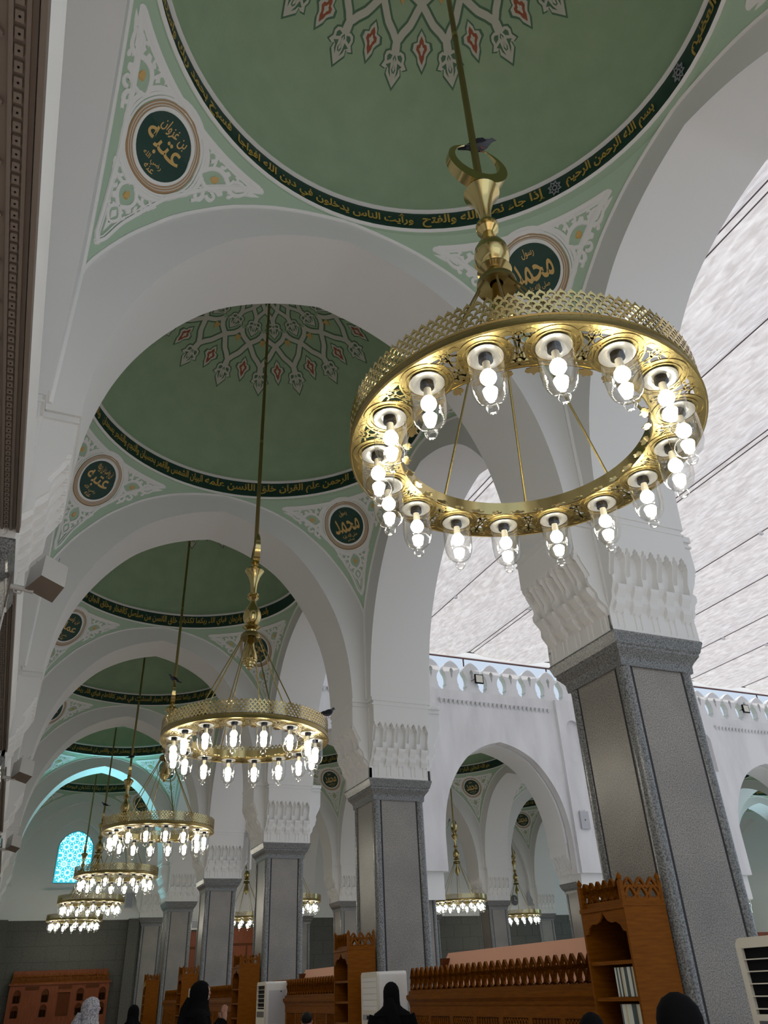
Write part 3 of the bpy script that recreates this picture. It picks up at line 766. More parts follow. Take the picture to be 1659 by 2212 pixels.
# grey loudspeakers on the facade
for cx,lb in ((17.75,'flat grey wall loudspeaker on the white courtyard wall between the two pillars'),(25.0,'flat grey wall loudspeaker on the courtyard wall at the right, beside the nearest pillar')):
    t=thing('wall_speaker',lb,'loudspeaker',(cx,FY-.33,6.9),0,'flat loudspeakers on the courtyard wall')
    MB().box(-.20,.20,-.09,0,-.33,.33).build('cabinet','wall_speaker',t); MB().lathe([(.03,0),(.03,.01),(0,.012)],12).xf(Matrix.Rotation(PI/2,4,'X')@Matrix.Translation((0,0,.09))).build('badge','dark_grey',t)
    MB().box(-.13,-.09,-.04,0,.33,.38).box(.09,.13,-.04,0,.33,.38).build('bracket','paper_white',t)
for cx,z,lb in ((13.62,12.28,'small square floodlight on the parapet above the wide courtyard arch'),(28.3,12.30,'small square floodlight on the parapet at the far right')):
    t=thing('floodlight',lb,'floodlight',(cx,FY-.34,z),0,'square floodlights on the parapet')
    MB().box(-.19,.19,-.05,.03,-.19,.19).build('housing','black',t); MB().box(-.155,.155,-.056,-.05,-.155,.155).build('glass_front','ac_cream',t)
    MB().tube([(-.19,.0,-.02),(-.34,.08,-.10)],.012,6).build('cable','black',t); MB().box(-.04,.04,.03,.20,-.03,.03).build('bracket','black',t)

# ------------------------------------------------------------------ shade canopy
t=thing('shade_canopy','pale folded fabric shade canopy stretched over the whole courtyard','canopy',(0,0,0))
seams=[4.5,7.55,10.2,13.3,17.35,20.0,22.8,25.2,28.6,32.0,36.0,40.0]
for a,c in zip(seams,seams[1:]):
    b=MB(); sag=.22+.1*random.random(); ph=random.random()*6
    def fn(i,j):
        u=i/12; y=-9+35.6*j/60; s=4*u*(1-u)
        return (a+(c-a)*u,y,13.46-sag*s+.035*math.sin(y*.9+ph+u*5)*s+.05*math.sin(u*11+ph)*s)
    b.grid(fn,12,60); b.build('canopy_panel','canopy_cloth',t,60)
for s in seams[1:-1]:
    MB().tube([(s,-9,13.43),(s,26.6,13.43)],.015,6).build('seam_cable','cable',t)
for s in (7.55,13.3):
    MB().tube([(s+.16,-9,13.40),(s+.16,26.6,13.40)],.014,6).build('seam_cable','cable',t)
MB().tube([(4.4,26.62,13.44),(40,26.62,13.44)],.035,6).build('edge_cable','cable',t)
for s in seams[1:-1]:
    for y in (7.4,14.6,21.9):
        MB().box(s-.05,s+.05,y-.05,y+.05,13.34,13.44).build('pulley','paper_white',t)

# ------------------------------------------------------------------ chandelier
ZR=4.42; RO,RI,RL=1.10,.79,.935
def make_chandelier():
    t=thing('chandelier','x','chandelier',(0,0,0),0,'ring chandeliers')
    MB().tube([(0,0,7.1),(0,0,13.15)],[.034,.020],10).build('hanging_rod','brass_worn',t,60)
    MB().lathe([(.030,9.4),(.030,9.47)],10).lathe([(.03,11.2),(.03,11.27)],10).build('rod_joint','brass',t,60)
    # crescent, open side up, thick flat band
    b=MB(); n=40; ri0=.235; ro0=.265
    for k in range(n+1): pass
    def cres(k,side,inner):
        a=R(-90)+ (k/n-.5)*R(322); w=.11*max(0.02,math.cos((k/n-.5)*PI))
        ro=ro0; r=ro-(w if inner else 0); th=.05*max(.15,math.cos((k/n-.5)*PI)); return (r*math.cos(a),side*th,r*math.sin(a)+7.36)
    b.grid(lambda i,j:cres(i,(-1,1,1,-1,-1)[j],(0,0,1,1,0)[j]),n,4)
    b.xf(Matrix.Rotation(R(84),4,'Z')).build('crescent','brass',t,40)
    body=[(0,7.13),(.05,7.12),(.055,7.06),(.13,7.02),(.145,6.985),(.12,6.95),(.085,6.88),(.055,6.78),(.045,6.68),(.045,6.62),(.085,6.60),(.088,6.575),(.06,6.56),(.085,6.54),(.06,6.515),(.045,6.50),(.055,6.44),(.09,6.38),(.125,6.31),(.135,6.24),(.12,6.17),(.07,6.12),(.045,6.10)]
    MB().lathe(body,32).build('vase_finial','brass',t,40)
    MB().lathe([(.045,6.10),(.125,6.085),(.13,6.07),(.07,6.03),(.06,5.985),(.0,5.98)],32).build('collar','brass',t,40)
    MB().lathe([(.05,6.0),(.12,5.985),(.145,5.95),(.15,5.90),(.14,5.905),(.05,5.94)],32).build('hook_cup','brass_worn',t,40)
    MB().lathe([(.035,5.99),(.04,5.85),(.06,5.75),(.10,5.66),(.11,5.58),(.10,5.57),(.10,5.545),(.085,5.54),(.08,5.51),(.06,5.505),(.055,5.475),(.035,5.47),(.02,5.44),(0,5.435)],28).build('drop_pendant','brass',t,40)
    for k in range(8):
        a=2*PI*(k+.25)/8; p=(.13*math.cos(a),.13*math.sin(a),5.90); q=(RI*1.02*math.cos(a),RI*1.02*math.sin(a),ZR+.10)
        MB().tube([p,q],.009,6).build('suspension_rod','brass_worn',t,60)
    # ring: outer rim, inner rim, pierced plate
    MB().lathe([(RO,ZR),(RO+.012,ZR+.004),(RO+.004,ZR+.016),(RO,ZR+.065),(RO+.007,ZR+.072),(RO-.004,ZR+.075),(RO-.004,ZR+.01),(RO,ZR)],96).build('outer_rim','brass_worn',t,40)
    MB().lathe([(RI,ZR),(RI-.008,ZR),(RI-.006,ZR+.10),(RI,ZR+.10),(RI,ZR)],80).build('inner_rim','brass',t,40)
    b=MB()
    for k in range(16):
        a=2*PI*k/16; P=[(RL*math.cos(a)+.158*math.cos(2*PI*i/28),RL*math.sin(a)+.158*math.sin(2*PI*i/28)) for i in range(28)]
        b.add([(x,y,ZR+.004) for x,y in P]+[(RL*math.cos(a),RL*math.sin(a),ZR+.004)],[(i,(i+1)%28,28) for i in range(28)])
        ribbon([(RL*math.cos(a)+.150*math.cos(2*PI*i/28),RL*math.sin(a)+.150*math.sin(2*PI*i/28)) for i in range(28)],.010,lambda x,y,o:(x,y,ZR+.004-o),b,0,.006,True)
        ribbon([(RL*math.cos(a)+.118*math.cos(2*PI*i/28),RL*math.sin(a)+.118*math.sin(2*PI*i/28)) for i in range(28)],.008,lambda x,y,o:(x,y,ZR+.004-o),b,0,.006,True)
    for r0,r1 in ((RI,RI+.045),(RO-.055,RO)):
        b.grid(lambda i,j:((r0,r1)[j]*math.cos(2*PI*i/96),(r0,r1)[j]*math.sin(2*PI*i/96),ZR+.002),96,1,0,True)
    for k in range(16):
        am=2*PI*(k+.5)/16
        T=lambda u,v:((RL+v)*math.cos(am+u/RL),(RL+v)*math.sin(am+u/RL))
        for g in (-1,1):
            for (c,r) in (((g*.035,.06),.03),((g*.03,-.055),.03),((g*.045,.0),.026),((0,g*.095),.028),((g*.055,.11),.03),((g*.05,-.10),.026)):
                ribbon([T(c[0]+r*math.cos(2*PI*i/9),c[1]+r*math.sin(2*PI*i/9)) for i in range(8)],.010,lambda x,y,o:(x,y,ZR+.004-o),b,0,.004)
            ribbon([T(*q) for q in bez((g*.0,-.13),(g*.06,-.05),(g*-.05,.05),(g*.02,.13),8)],.010,lambda x,y,o:(x,y,ZR+.004-o),b,0,.004)
    b.build('pierced_plate','brass_worn',t)
    # fish-scale gallery: rows of small arches
    b=MB(); N=124
    for row in range(5):
        for k in range(N):
            a0=2*PI*(k+(.5 if row%2 else 0))/N; hw=PI/N
            P=[(a0+hw*math.cos(PI*i/5),ZR+.068+.031*row+.040*math.sin(PI*i/5)) for i in range(6)]
            r=RO+.001*(row%2)
            for (p,q) in zip(P,P[1:]):
                v=[]
                for (a,z) in (p,q):
                    dz=.019
                    v+=[((r)*math.cos(a),(r)*math.sin(a),z-dz/2),((r)*math.cos(a),(r)*math.sin(a),z+dz/2)]
                b.add(v,[(0,1,3,2)])
    for k in range(N):
        a=2*PI*(k)/N; z=ZR+.068+.031*4+.040
        b.add([(RO*math.cos(a-.012),RO*math.sin(a-.012),z-.008),(RO*math.cos(a+.012),RO*math.sin(a+.012),z-.008),(RO*math.cos(a),RO*math.sin(a),z+.022)],[(0,1,2)])
    o=b.build('openwork_gallery','brass',t); md=o.modifiers.new('t','SOLIDIFY'); md.thickness=.006; md.offset=0
    # trefoil tabs on the inner rim
    v,f=shape2d([[(.012,0),(.016,.02),(.034,.024),(.04,.042),(.026,.052),(.012,.05),(0,.066),(-.012,.05),(-.026,.052),(-.04,.042),(-.034,.024),(-.016,.02),(-.012,0)]],.006)
    me=None
    for k in range(32):
        a=2*PI*(k+.5)/32; bb=MB().add([(p[0]*(1.25 if k%2 else .85),-p[1]*1.1,-.004+p[2]) for p in v],f)
        me=bb.mesh('trefoil_tab','brass')
        o=obj('trefoil_tab',me,t); o.rotation_euler=(R(12),0,a-PI/2); o.location=(RI*math.cos(a),RI*math.sin(a),ZR+.012)
    # lamps
    prof=[(.0,-.385),(.022,-.382),(.034,-.365),(.036,-.348),(.022,-.328),(.03,-.322),(.055,-.312),(.080,-.285),(.094,-.245),(.100,-.18),(.100,-.05),(.103,-.008)]
    me_g=MB().lathe(prof,24).mesh('lamp_glass','lamp_glass',60)
    me_b=MB().ball((0,0,-.150),.045,0,14,10).lathe([(.022,-.10),(.036,-.125)],12).mesh('bulb','bulb',60)
    me_s=MB().lathe([(.020,-.03),(.024,-.10),(.030,-.116)],14,m=0).lathe([(0,0),(.038,0),(.040,-.035),(.028,-.045),(0,-.045)],14,m=1).mesh('socket',['socket_cream','black'],40)
    me_c=MB().lathe([(0,.0),(.098,-.0),(.10,-.008),(.075,-.012),(.05,-.004)],24).mesh('ceiling_cup','cup_silver',40)
    me_r=MB().lathe([(.0,-.300),(.034,-.298),(.040,-.25),(.046,-.236),(.0,-.232)],14).mesh('lamp_reflector','paper_white',40)
    for k in range(16):
        a=2*PI*k/16
        g=obj('lamp_glass',me_g,t,(RL*math.cos(a),RL*math.sin(a),ZR))
        obj('bulb',me_b,g); obj('socket',me_s,g); obj('lamp_cup',me_c,g); obj('reflection_glow',me_refl_glow(),g)
    return t
_b2=[None]
def me_refl_glow():
    if _b2[0] is None:
        _b2[0]=MB().lathe([(0,-.292),(.028,-.290),(.036,-.262),(.040,-.240),(.034,-.232),(0,-.230)],14).mesh('reflection_glow','bulb',50)  # emissive piece imitating the bulb's reflection low in the glass
    return _b2[0]
ch=make_chandelier()
ch.location=(0,Y0,0); ch['label']='largest brass ring chandelier, nearest the camera, sixteen lit glass lamps'; ch['group']='brass ring chandeliers'
cl={(0,1):'brass ring chandelier second from the camera, with a dark pigeon on its right rim',(0,2):'brass ring chandelier third from the camera, left of the second pillar row',
(0,3):'brass ring chandelier fourth from the camera, directly under the third',(0,4):'brass ring chandelier fifth from the camera, low at the left',(0,5):'brass ring chandelier farthest down the gallery, lowest at the left',
(1,4):'brass ring chandelier of the far hall, half hidden between the second and third pillars',(1,5):'small distant brass ring chandelier between the third and fourth pillars',
(2,4):'brass ring chandelier in full view through the wide courtyard arch',(3,5):'smaller distant brass ring chandelier right of the other one in the courtyard arch',
(4,4):'brass ring chandelier just peeping out at the right of the nearest pillar, upper one',(4,5):'brass ring chandelier of the far hall hidden behind the nearest pillar',(5,5):'brass ring chandelier peeping out at the right of the nearest pillar, lower one'}
for (i,k),lb in cl.items():
    if (i,k)==(4,5): continue
    dup(ch,(BX*i,Y0+BY*k,0),label=lb)

# ------------------------------------------------------------------ pigeons
def make_pigeon():
    t=thing('pigeon','x','pigeon',(0,0,0),0,'pigeons perched on the chandeliers')
    b=MB(); st=[(-.17,.0,.015,.035,.012),(-.10,.0,.03,.05,.03),(-.03,.0,.055,.062,.058),(.04,0,.075,.064,.066),(.09,0,.10,.052,.056),(.125,0,.135,.034,.038),(.145,0,.165,.030,.032),(.165,0,.178,.024,.026),(.185,0,.176,.010,.012),(.21,0,.168,.003,.004)]
    b.grid(lambda i,j:(st[j][0],st[j][3]*math.cos(2*PI*i/14),st[j][2]+.02+st[j][4]*math.sin(2*PI*i/14)),14,len(st)-1,0,True)
    b.build('body','pigeon',t,80)
    for s in (-1,1):
        w=MB(); ws=[(.07,.05,.10,.006),(.03,.066,.10,.040),(-.04,.064,.085,.045),(-.11,.045,.06,.03),(-.18,.02,.04,.006)]
        w.grid(lambda i,j:(ws[j][0],s*(ws[j][1]+.008*math.cos(2*PI*i/8)),ws[j][2]+ws[j][3]*math.sin(2*PI*i/8)),8,4,0,True); w.build('wing','pigeon_dark',t,80)
        MB().tube([(.0,s*.025,.03),(.01,s*.025,-.012)],.005,5).tube([(.01,s*.025,-.01),(.045,s*.03,-.012)],.004,4).build('leg','pigeon_foot',t)
    MB().box(-.27,-.12,-.03,.03,.025,.035).build('tail','pigeon_dark',t)
    return t
pg=make_pigeon(); pg.scale=(.72,.72,.72); pg.location=(.07,Y0+.0,7.63); pg.rotation_euler=(0,0,R(-20)); pg['label']='grey pigeon perched on the crescent of the nearest chandelier'
dup(pg,(1.0,Y0+BY-.46,ZR+.29),R(25),label='dark pigeon standing on the right rim of the second chandelier')
dup(pg,(-.02,Y0+2*BY,7.63),R(200),label='pigeon on the crescent of the third chandelier')
dup(pg,(.0,Y0+3*BY,7.63),R(20),label='pigeon on the crescent of the fourth chandelier')
dup(pg,(.0,Y0+4*BY,7.63),R(160),label='pigeon on the crescent of the fifth chandelier')

# ------------------------------------------------------------------ boxy loudspeakers on the left pillars
def make_speaker():
    t=thing('loudspeaker','x','loudspeaker',(0,0,0),0,'boxy loudspeakers on the left pillars')
    MB().box(0,.012,-.05,.05,-.22,.08).build('wall_plate','speaker_brown',t)
    MB().tube([(0,0,-.03),(.13,.0,-.04),(.20,.0,-.05)],.024,10).build('arm','speaker_grey',t,60)
    MB().tube([(.03,0,-.03),(.05,0,-.08),(.10,0,-.085),(.13,0,-.04)],.008,6).build('brace','speaker_grey',t,60)
    MB().tube([(.006,.02,-.1),(.006,.02,-.55)],.010,6).build('conduit','speaker_grey',t,60)
    b=MB(); v=[(-.11,-.10,-.14),(.11,-.10,-.14),(.13,.10,-.14),(-.13,.10,-.14),(-.11,-.10,.14),(.11,-.10,.14),(.13,.10,.14),(-.13,.10,.14)]
    b.add(v,[(0,1,5,4),(0,4,7,3),(4,5,6,7),(1,2,6,5)],0).add(v,[(0,3,2,1),(3,7,6,2)],1)
    Mx=Matrix.Translation((.29,0,.09))@Matrix.Rotation(R(30),4,'Z')@Matrix.Rotation(R(-22),4,'X')@Matrix.Rotation(R(12),4,'Y')
    b.xf(Mx).build('cabinet',['speaker_grey','speaker_brown'],t)
    sp=MB()
    for k in range(7): sp.tube([(.02+.03*k,.06,.22),(.01+.036*k,.07,.27+.03*(k%3))],.0025,4)
    sp.xf(Matrix.Translation((.16,0,.0))).build('bird_spikes','dark_grey',t)
    return t
ls=make_speaker(); ls.location=(-2.985,6.60,4.60); ls['label']='boxy loudspeaker on the left edge, nearest, with bird spikes on top'
dup(ls,(-2.985,13.6,4.60),label='boxy loudspeaker at the left edge, second from the camera')
dup(ls,(-2.985,20.6,4.60),label='boxy loudspeaker at the left edge, lowest and farthest of the three')

t=thing('wall_clock','small dark round wall clock on the far hall end wall, above a hanging chandelier','clock',(23.28,41.3,5.45))
MB().lathe([(0,0),(.24,0),(.26,.03),(.22,.06),(0,.06)],28).xf(Matrix.Rotation(PI/2,4,'X')).build('clock_case','dark_grey',t,40)
MB().box(-.012,.012,-.075,-.062,0,.16).box(0,.11,-.075,-.062,-.01,.01).build('clock_hands','paper_white',t)
for cx,lb in ((24.35,'flat grey loudspeaker on the far hall end wall beside the clock'),(2.45,'flat grey loudspeaker low on the end wall right of the stained glass window')):
    t=thing('wall_speaker',lb,'loudspeaker',(cx,41.3,5.5))
    MB().box(-.19,.19,-.10,0,-.33,.33).build('cabinet','wall_speaker',t); MB().box(-.15,.15,-.105,-.10,-.29,.29).build('grille','label_grey',t)
# ------------------------------------------------------------------ wooden furniture
def crest_mesh(name,L,H,pitch,depth=.03):   # interlaced ogee cresting in local (x along, z up)
    n=max(2,round(L/pitch)); p=L/n; b=MB(); zt=H
    for k in range(n+1):
        pass
    def mp(x,z,o): return (x,-o,z)
    for k in range(n):
        cx=(k+.5)*p
        for s in (-1,1):
            P=[(cx+s*.06*p,.02*H),(cx+s*.34*p,.10*H),(cx+s*.42*p,.24*H),(cx+s*.26*p,.44*H),(cx+s*.06*p,.60*H),(cx-s*.0*p,.66*H)]
            ribbon(P,.20*p,mp,b,0,depth)
            P=[(cx+s*.50*p,.52*H),(cx+s*.36*p,.62*H),(cx+s*.26*p,.76*H),(cx+s*.10*p,.90*H),(cx,1.0*H)]
            ribbon(P,[.16*p,.17*p,.17*p,.16*p,.08*p],mp,b,0,depth)
            ribbon([(cx+s*.5*p,.0),(cx+s*.5*p,.12*H)],.10*p,mp,b,0,depth)
            ribbon([(cx,.60*H),(cx+s*.5*p,.60*H)],.07*H,mp,b,0,depth)
    b.box(0,L,-depth,0,-.03,.012)
    me=b.mesh(name,'wood'); return me
me_cresL=crest_mesh('pierced_cresting',.62,.19,.105); me_cresS=crest_mesh('pierced_cresting',.40,.19,.125)
me_book={}
def bookcase(label,loc,group):   # front faces -X ; local origin at near-front corner floor; extends +x .48, +y .66
    t=thing('bookcase',label,'bookcase',loc,0,group); Dp,Wd,H=.48,.66,2.10
    MB().box(0,Dp,0,.025,0,H).build('side_panel','wood',t); MB().box(0,Dp,Wd-.025,Wd,0,H).build('side_panel','wood',t)
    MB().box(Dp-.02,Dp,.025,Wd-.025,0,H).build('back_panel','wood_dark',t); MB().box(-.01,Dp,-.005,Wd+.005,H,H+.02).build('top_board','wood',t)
    for z in (.06,.56,.84,1.12,1.40,1.68): MB().box(.01,Dp-.02,.025,Wd-.025,z-.03,z).build('shelf','wood',t)
    # scalloped arch fascia
    hw=Wd/2-.025; P=[(-hw,2.10),(-hw,1.90),(-hw+.04,1.905),(-hw+.07,1.955),(-hw+.13,1.985),(-hw+.19,1.98),(-.06,2.0),(-.03,2.03),(0,2.075)]
    P=P+[(-x,z) for x,z in P[::-1][1:]]; v,f=shape2d([P],.02)
    MB().add([(.01+p[2],Wd/2+p[0],p[1]) for p in v],f).build('scalloped_fascia','wood',t)
    MB().box(-.012,.0,0,Wd,2.085,2.10).build('moulding','wood',t)
    o=obj('pierced_cresting',me_cresL,t,(.03,.02,H+.05)); o.rotation_euler=(0,0,PI/2); 
    o=obj('pierced_cresting',me_cresS,t,(.04,.03,H+.05))
    o=obj('pierced_cresting',me_cresS,t,(.04,Wd,H+.05))
    for x,y in ((.02,.02),(.02,Wd-.02),(Dp-.02,.02),(Dp-.02,Wd-.02)):
        MB().box(x-.02,x+.02,y-.02,y+.02,H,H+.21).lathe([(.0,.285),(.012,.27),(.024,.25),(.026,.235),(.014,.22),(.02,.21)],12,(x,y,H)).build('post','wood',t,50)
    return t
bl=['orange-brown wooden bookcase with pierced cresting against the nearest granite pillar','orange-brown wooden bookcase behind the cream air conditioner at the second pillar','orange-brown wooden bookcase against the third granite pillar','orange-brown wooden bookcase against the fourth granite pillar','small orange-brown wooden bookcase against the fifth granite pillar']
b0=bookcase(bl[0],(2.60,6.31,0),'tall bookcases at the pillars')
for k in range(1,5): dup(b0,(2.60,6.31+BY*k-.0+(.0),0),label=bl[k])
bcol=['book_white','book_green','book_white','book_slate','book_cream','book_white','book_slate','book_green','book_white','book_white','book_slate','book_cream','book_green','book_white']
def book(mt):
    b=MB().box(0,.17,0,.020,0,.215,0).box(.004,.165,.021,.0225,.004,.211,1); return b
me_bk={}
for c in set(bcol): me_bk[c]=MB().box(0,.17,0,.0205,0,.225).mesh('book',c)
ordn=['leftmost','second from left','third from left','fourth from left','fifth from left','sixth from left','seventh from left','eighth from left','ninth from left','tenth from left','eleventh from left','twelfth from left','thirteenth from left','rightmost']
cn={'book_white':'pale grey-white','book_green':'dark green','book_slate':'slate-blue','book_cream':'cream'}
for z,sh in ((1.40,'upper book shelf'),(1.12,'lower book shelf')):
    n=14
    for i in range(n):
        y=6.31+.03+.022*(n-1-i)+.004; c=bcol[i] if z>1.2 else bcol[(i*5+3)%14]
        t=tag(obj('book',me_bk[c],None,(2.64,y,z+.002)),'thin %s book, %s, %s of nearest bookcase'%(cn[c],ordn[i],sh),'book','books in the nearest bookcase')
for i in range(4):
    for z in (1.40,1.12):
        tag(obj('book',me_bk['book_green'],None,(2.64,13.34+.023*i,z+.002)),'thin dark green book at the right end of a shelf in the second bookcase','book','green books in the second bookcase')
def screen(label,y0,y1,loc,group,opening=True):
    t=thing('low_screen_cabinet',label,'cabinet',loc,0,group); L=y1-y0
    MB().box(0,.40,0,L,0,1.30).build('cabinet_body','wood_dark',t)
    MB().grid(lambda i,j:([(-.01,1.30),(-.03,1.33),(-.035,1.36),(-.07,1.40),(-.075,1.445),(-.045,1.46),(.40,1.46)][j][0],L*i,[(-.01,1.30),(-.03,1.33),(-.035,1.36),(-.07,1.40),(-.075,1.445),(-.045,1.46),(.40,1.46)][j][1]),1,6).build('cornice','wood',t)
    MB().box(-.02,0,0,L,1.20,1.31).build('frieze','wood',t)
    o=obj('pierced_cresting',crest_mesh('pierced_cresting',L,.29,.155,.035),t,(.0,0,1.50)); o.rotation_euler=(0,0,PI/2)
    MB().box(-.03,.03,0,L,1.45,1.50).build('cresting_rail','wood',t)
    n=max(3,round(L/.62)); w=L/n
    for k in range(n+1): MB().box(-.02,0,max(0,k*w-.04),min(L,k*w+.04),0,1.20).build('stile','wood',t)
    for k in range(n):
        b=MB(); ya=k*w+.04; yb=(k+1)*w-.04; m=max(4,round((yb-ya)/.062)); p=(yb-ya)/m
        for i in range(m):
            y=ya+(i+.5)*p
            if k%2==0:
                for r in range(3): b.lathe([(.006,-.07),(.014,-.05),(.008,-.03),(.020,0),(.008,.03),(.014,.05),(.006,.07)],8,(-.004,y,1.12-r*.14))
            else:
                for r in range(5):
                    for s in (-1,1): b.tube([(-.006,y-s*p/2,1.19-r*.08),(-.006,y+s*p/2,1.11-r*.08)],.010,5)
        b.build('turned_lattice','wood',t,50)
    return t
screen('carved orange-brown screen cabinet between the first and second pillars',7.02,12.2,(3.16,7.02,0),'low carved screen cabinets')
screen('carved orange-brown screen cabinet between the second and third pillars',14.02,19.6,(3.16,14.02,0),'low carved screen cabinets')
screen('carved orange-brown screen cabinet between the third and fourth pillars',21.02,26.4,(3.16,21.02,0),'low carved screen cabinets')
screen('plain distant screen cabinet between the fourth and fifth pillars',28.02,33.4,(3.16,28.02,0),'low carved screen cabinets')
for y0,y1,lb in ((7.3,12.35,'pinkish sloping board rising behind the first screen cabinet'),(14.4,19.3,'pinkish sloping board behind the second screen cabinet')):
    t=thing('sloping_board',lb,'board',(0,0,0),0,'sloping boards behind the screens')
    b=MB(); v=[(3.60,y0,1.50),(3.60,y1,1.50),(3.78,y1-.25,1.97),(3.78,y0,1.97)]; w=[(x+.04,y,z-.015) for x,y,z in v]
    b.add(v+w,[(0,3,2,1),(4,5,6,7),(0,1,5,4),(1,2,6,5),(2,3,7,6),(3,0,4,7)]); b.build('board','board_pink',t)
    MB().box(3.62,3.9,y1-.35,y1-.27,0,1.9).box(3.62,3.9,y0+.2,y0+.28,0,1.9).box(3.8,3.88,y0,y1-.3,1.80,1.88).build('support_frame','wood_dark',t)
# end wall library unit
t=thing('wall_library','dark carved wooden wall library with arched niches at the far end wall','bookcase',(0,40.75,0))
MB().box(-1.95,1.95,.12,.5,0,2.25).build('carcass','wood_dark',t); MB().box(-1.92,1.9,.30,.42,2.25,2.78).build('back_board','wood_red',t)
MB().box(-2.03,2.06,.02,.5,2.25,2.33).build('cornice','wood_red',t)
o=obj('pierced_cresting',crest_mesh('pierced_cresting',3.9,.30,.22,.03),t,(-1.95,.08,2.36))
loops=[[(-1.98,0),(2.0,0),(2.0,2.25),(-1.98,2.25)]]
ni=[-1.65,-.55,.85,1.75]
for cx in ni:
    for zb,zt in ((1.62,2.05),(1.1,1.5)):
        loops.append([(x*.15+cx,z) for x,z in [(1,zb)]+[(math.cos(PI*k/10),zt-.15+.2*math.sin(PI*k/10)) for k in range(11)]+[(-1,zb)]])
loops.append([(-.05,1.1),(.45,1.1),(.45,1.95),(-.05,1.95)])
v,f=shape2d(loops,.04); MB().add([(p[0],.10+p[2],p[1]) for p in v],f).build('front_panel','wood_red',t)
b=MB()
for cx in (-1.1,.2,1.3): b.box(cx-.27,cx+.27,.06,.08,2.08,2.20)
b.build('lattice_panel','wood_dark',t)
n=0
for cx in ni:
    for zb in (1.62,1.1):
        for i in range(5):
            n+=1; tag(MB().box(cx-.12+i*.048,cx-.08+i*.048,40.87,40.96,zb,zb+.26+.02*(i%2)).build('book','book_green' if i%2 else 'book_cream'),'dim book in an arched niche of the far wall library','book','books in the far wall library')
t=thing('wooden_door','tall reddish wooden door at the end of the hall, seen between the third and fourth pillars','door',(8.1,41.2,0),0,'tall wooden panels on the end wall')
MB().box(-1.3,1.3,0,.08,0,4.3).build('door_leaf','wood_red',t); MB().box(-1.3,1.3,-.03,0,3.55,3.65).box(-.03,.03,-.02,0,0,3.55).box(-1.35,-1.27,-.04,.08,0,4.35).box(1.27,1.35,-.04,.08,0,4.35).build('door_frame','wood_dark',t)
t2=dup(t,(5.35,41.2,0),label='narrow reddish wooden panel seen between the fourth and fifth pillars'); t2.scale=(.55,1,.97)
t=thing('wall_air_conditioner','small white wall air conditioner above the narrow wooden panel','air conditioner',(5.4,41.1,4.45))
MB().box(-.42,.42,-.1,.1,-.22,.22).build('case','ac_body',t); MB().box(-.30,.30,-.11,-.1,-.15,.15).build('grille','label_grey',t)
# timber frames at the far right, seen over the near air conditioner
t=thing('timber_frame','reddish timber frame with rounded end boards at the far right, behind the nearest pillar','frame',(5.4,7.6,0))
MB().box(.0,2.6,.0,.08,1.86,1.93).build('rail','wood_red',t); MB().tube([(1.0,0,1.3),(1.5,0,2.3)],.04,6).build('strut','wood_red',t); MB().box(0,.07,-.02,.06,0,1.9).box(2.5,2.57,-.02,.06,0,1.9).build('leg','wood_red',t)
for dx in (.0,.5):
    v,f=shape2d([[(-.2,0),(.2,0)]+[(.2*math.cos(PI*k/12),1.55+.2*math.sin(PI*k/12)) for k in range(13)]],.05)
    MB().add([(dx-.5+p[2],-.4+p[0],p[1]) for p in v],f).build('rounded_end_board','wood_red',t)

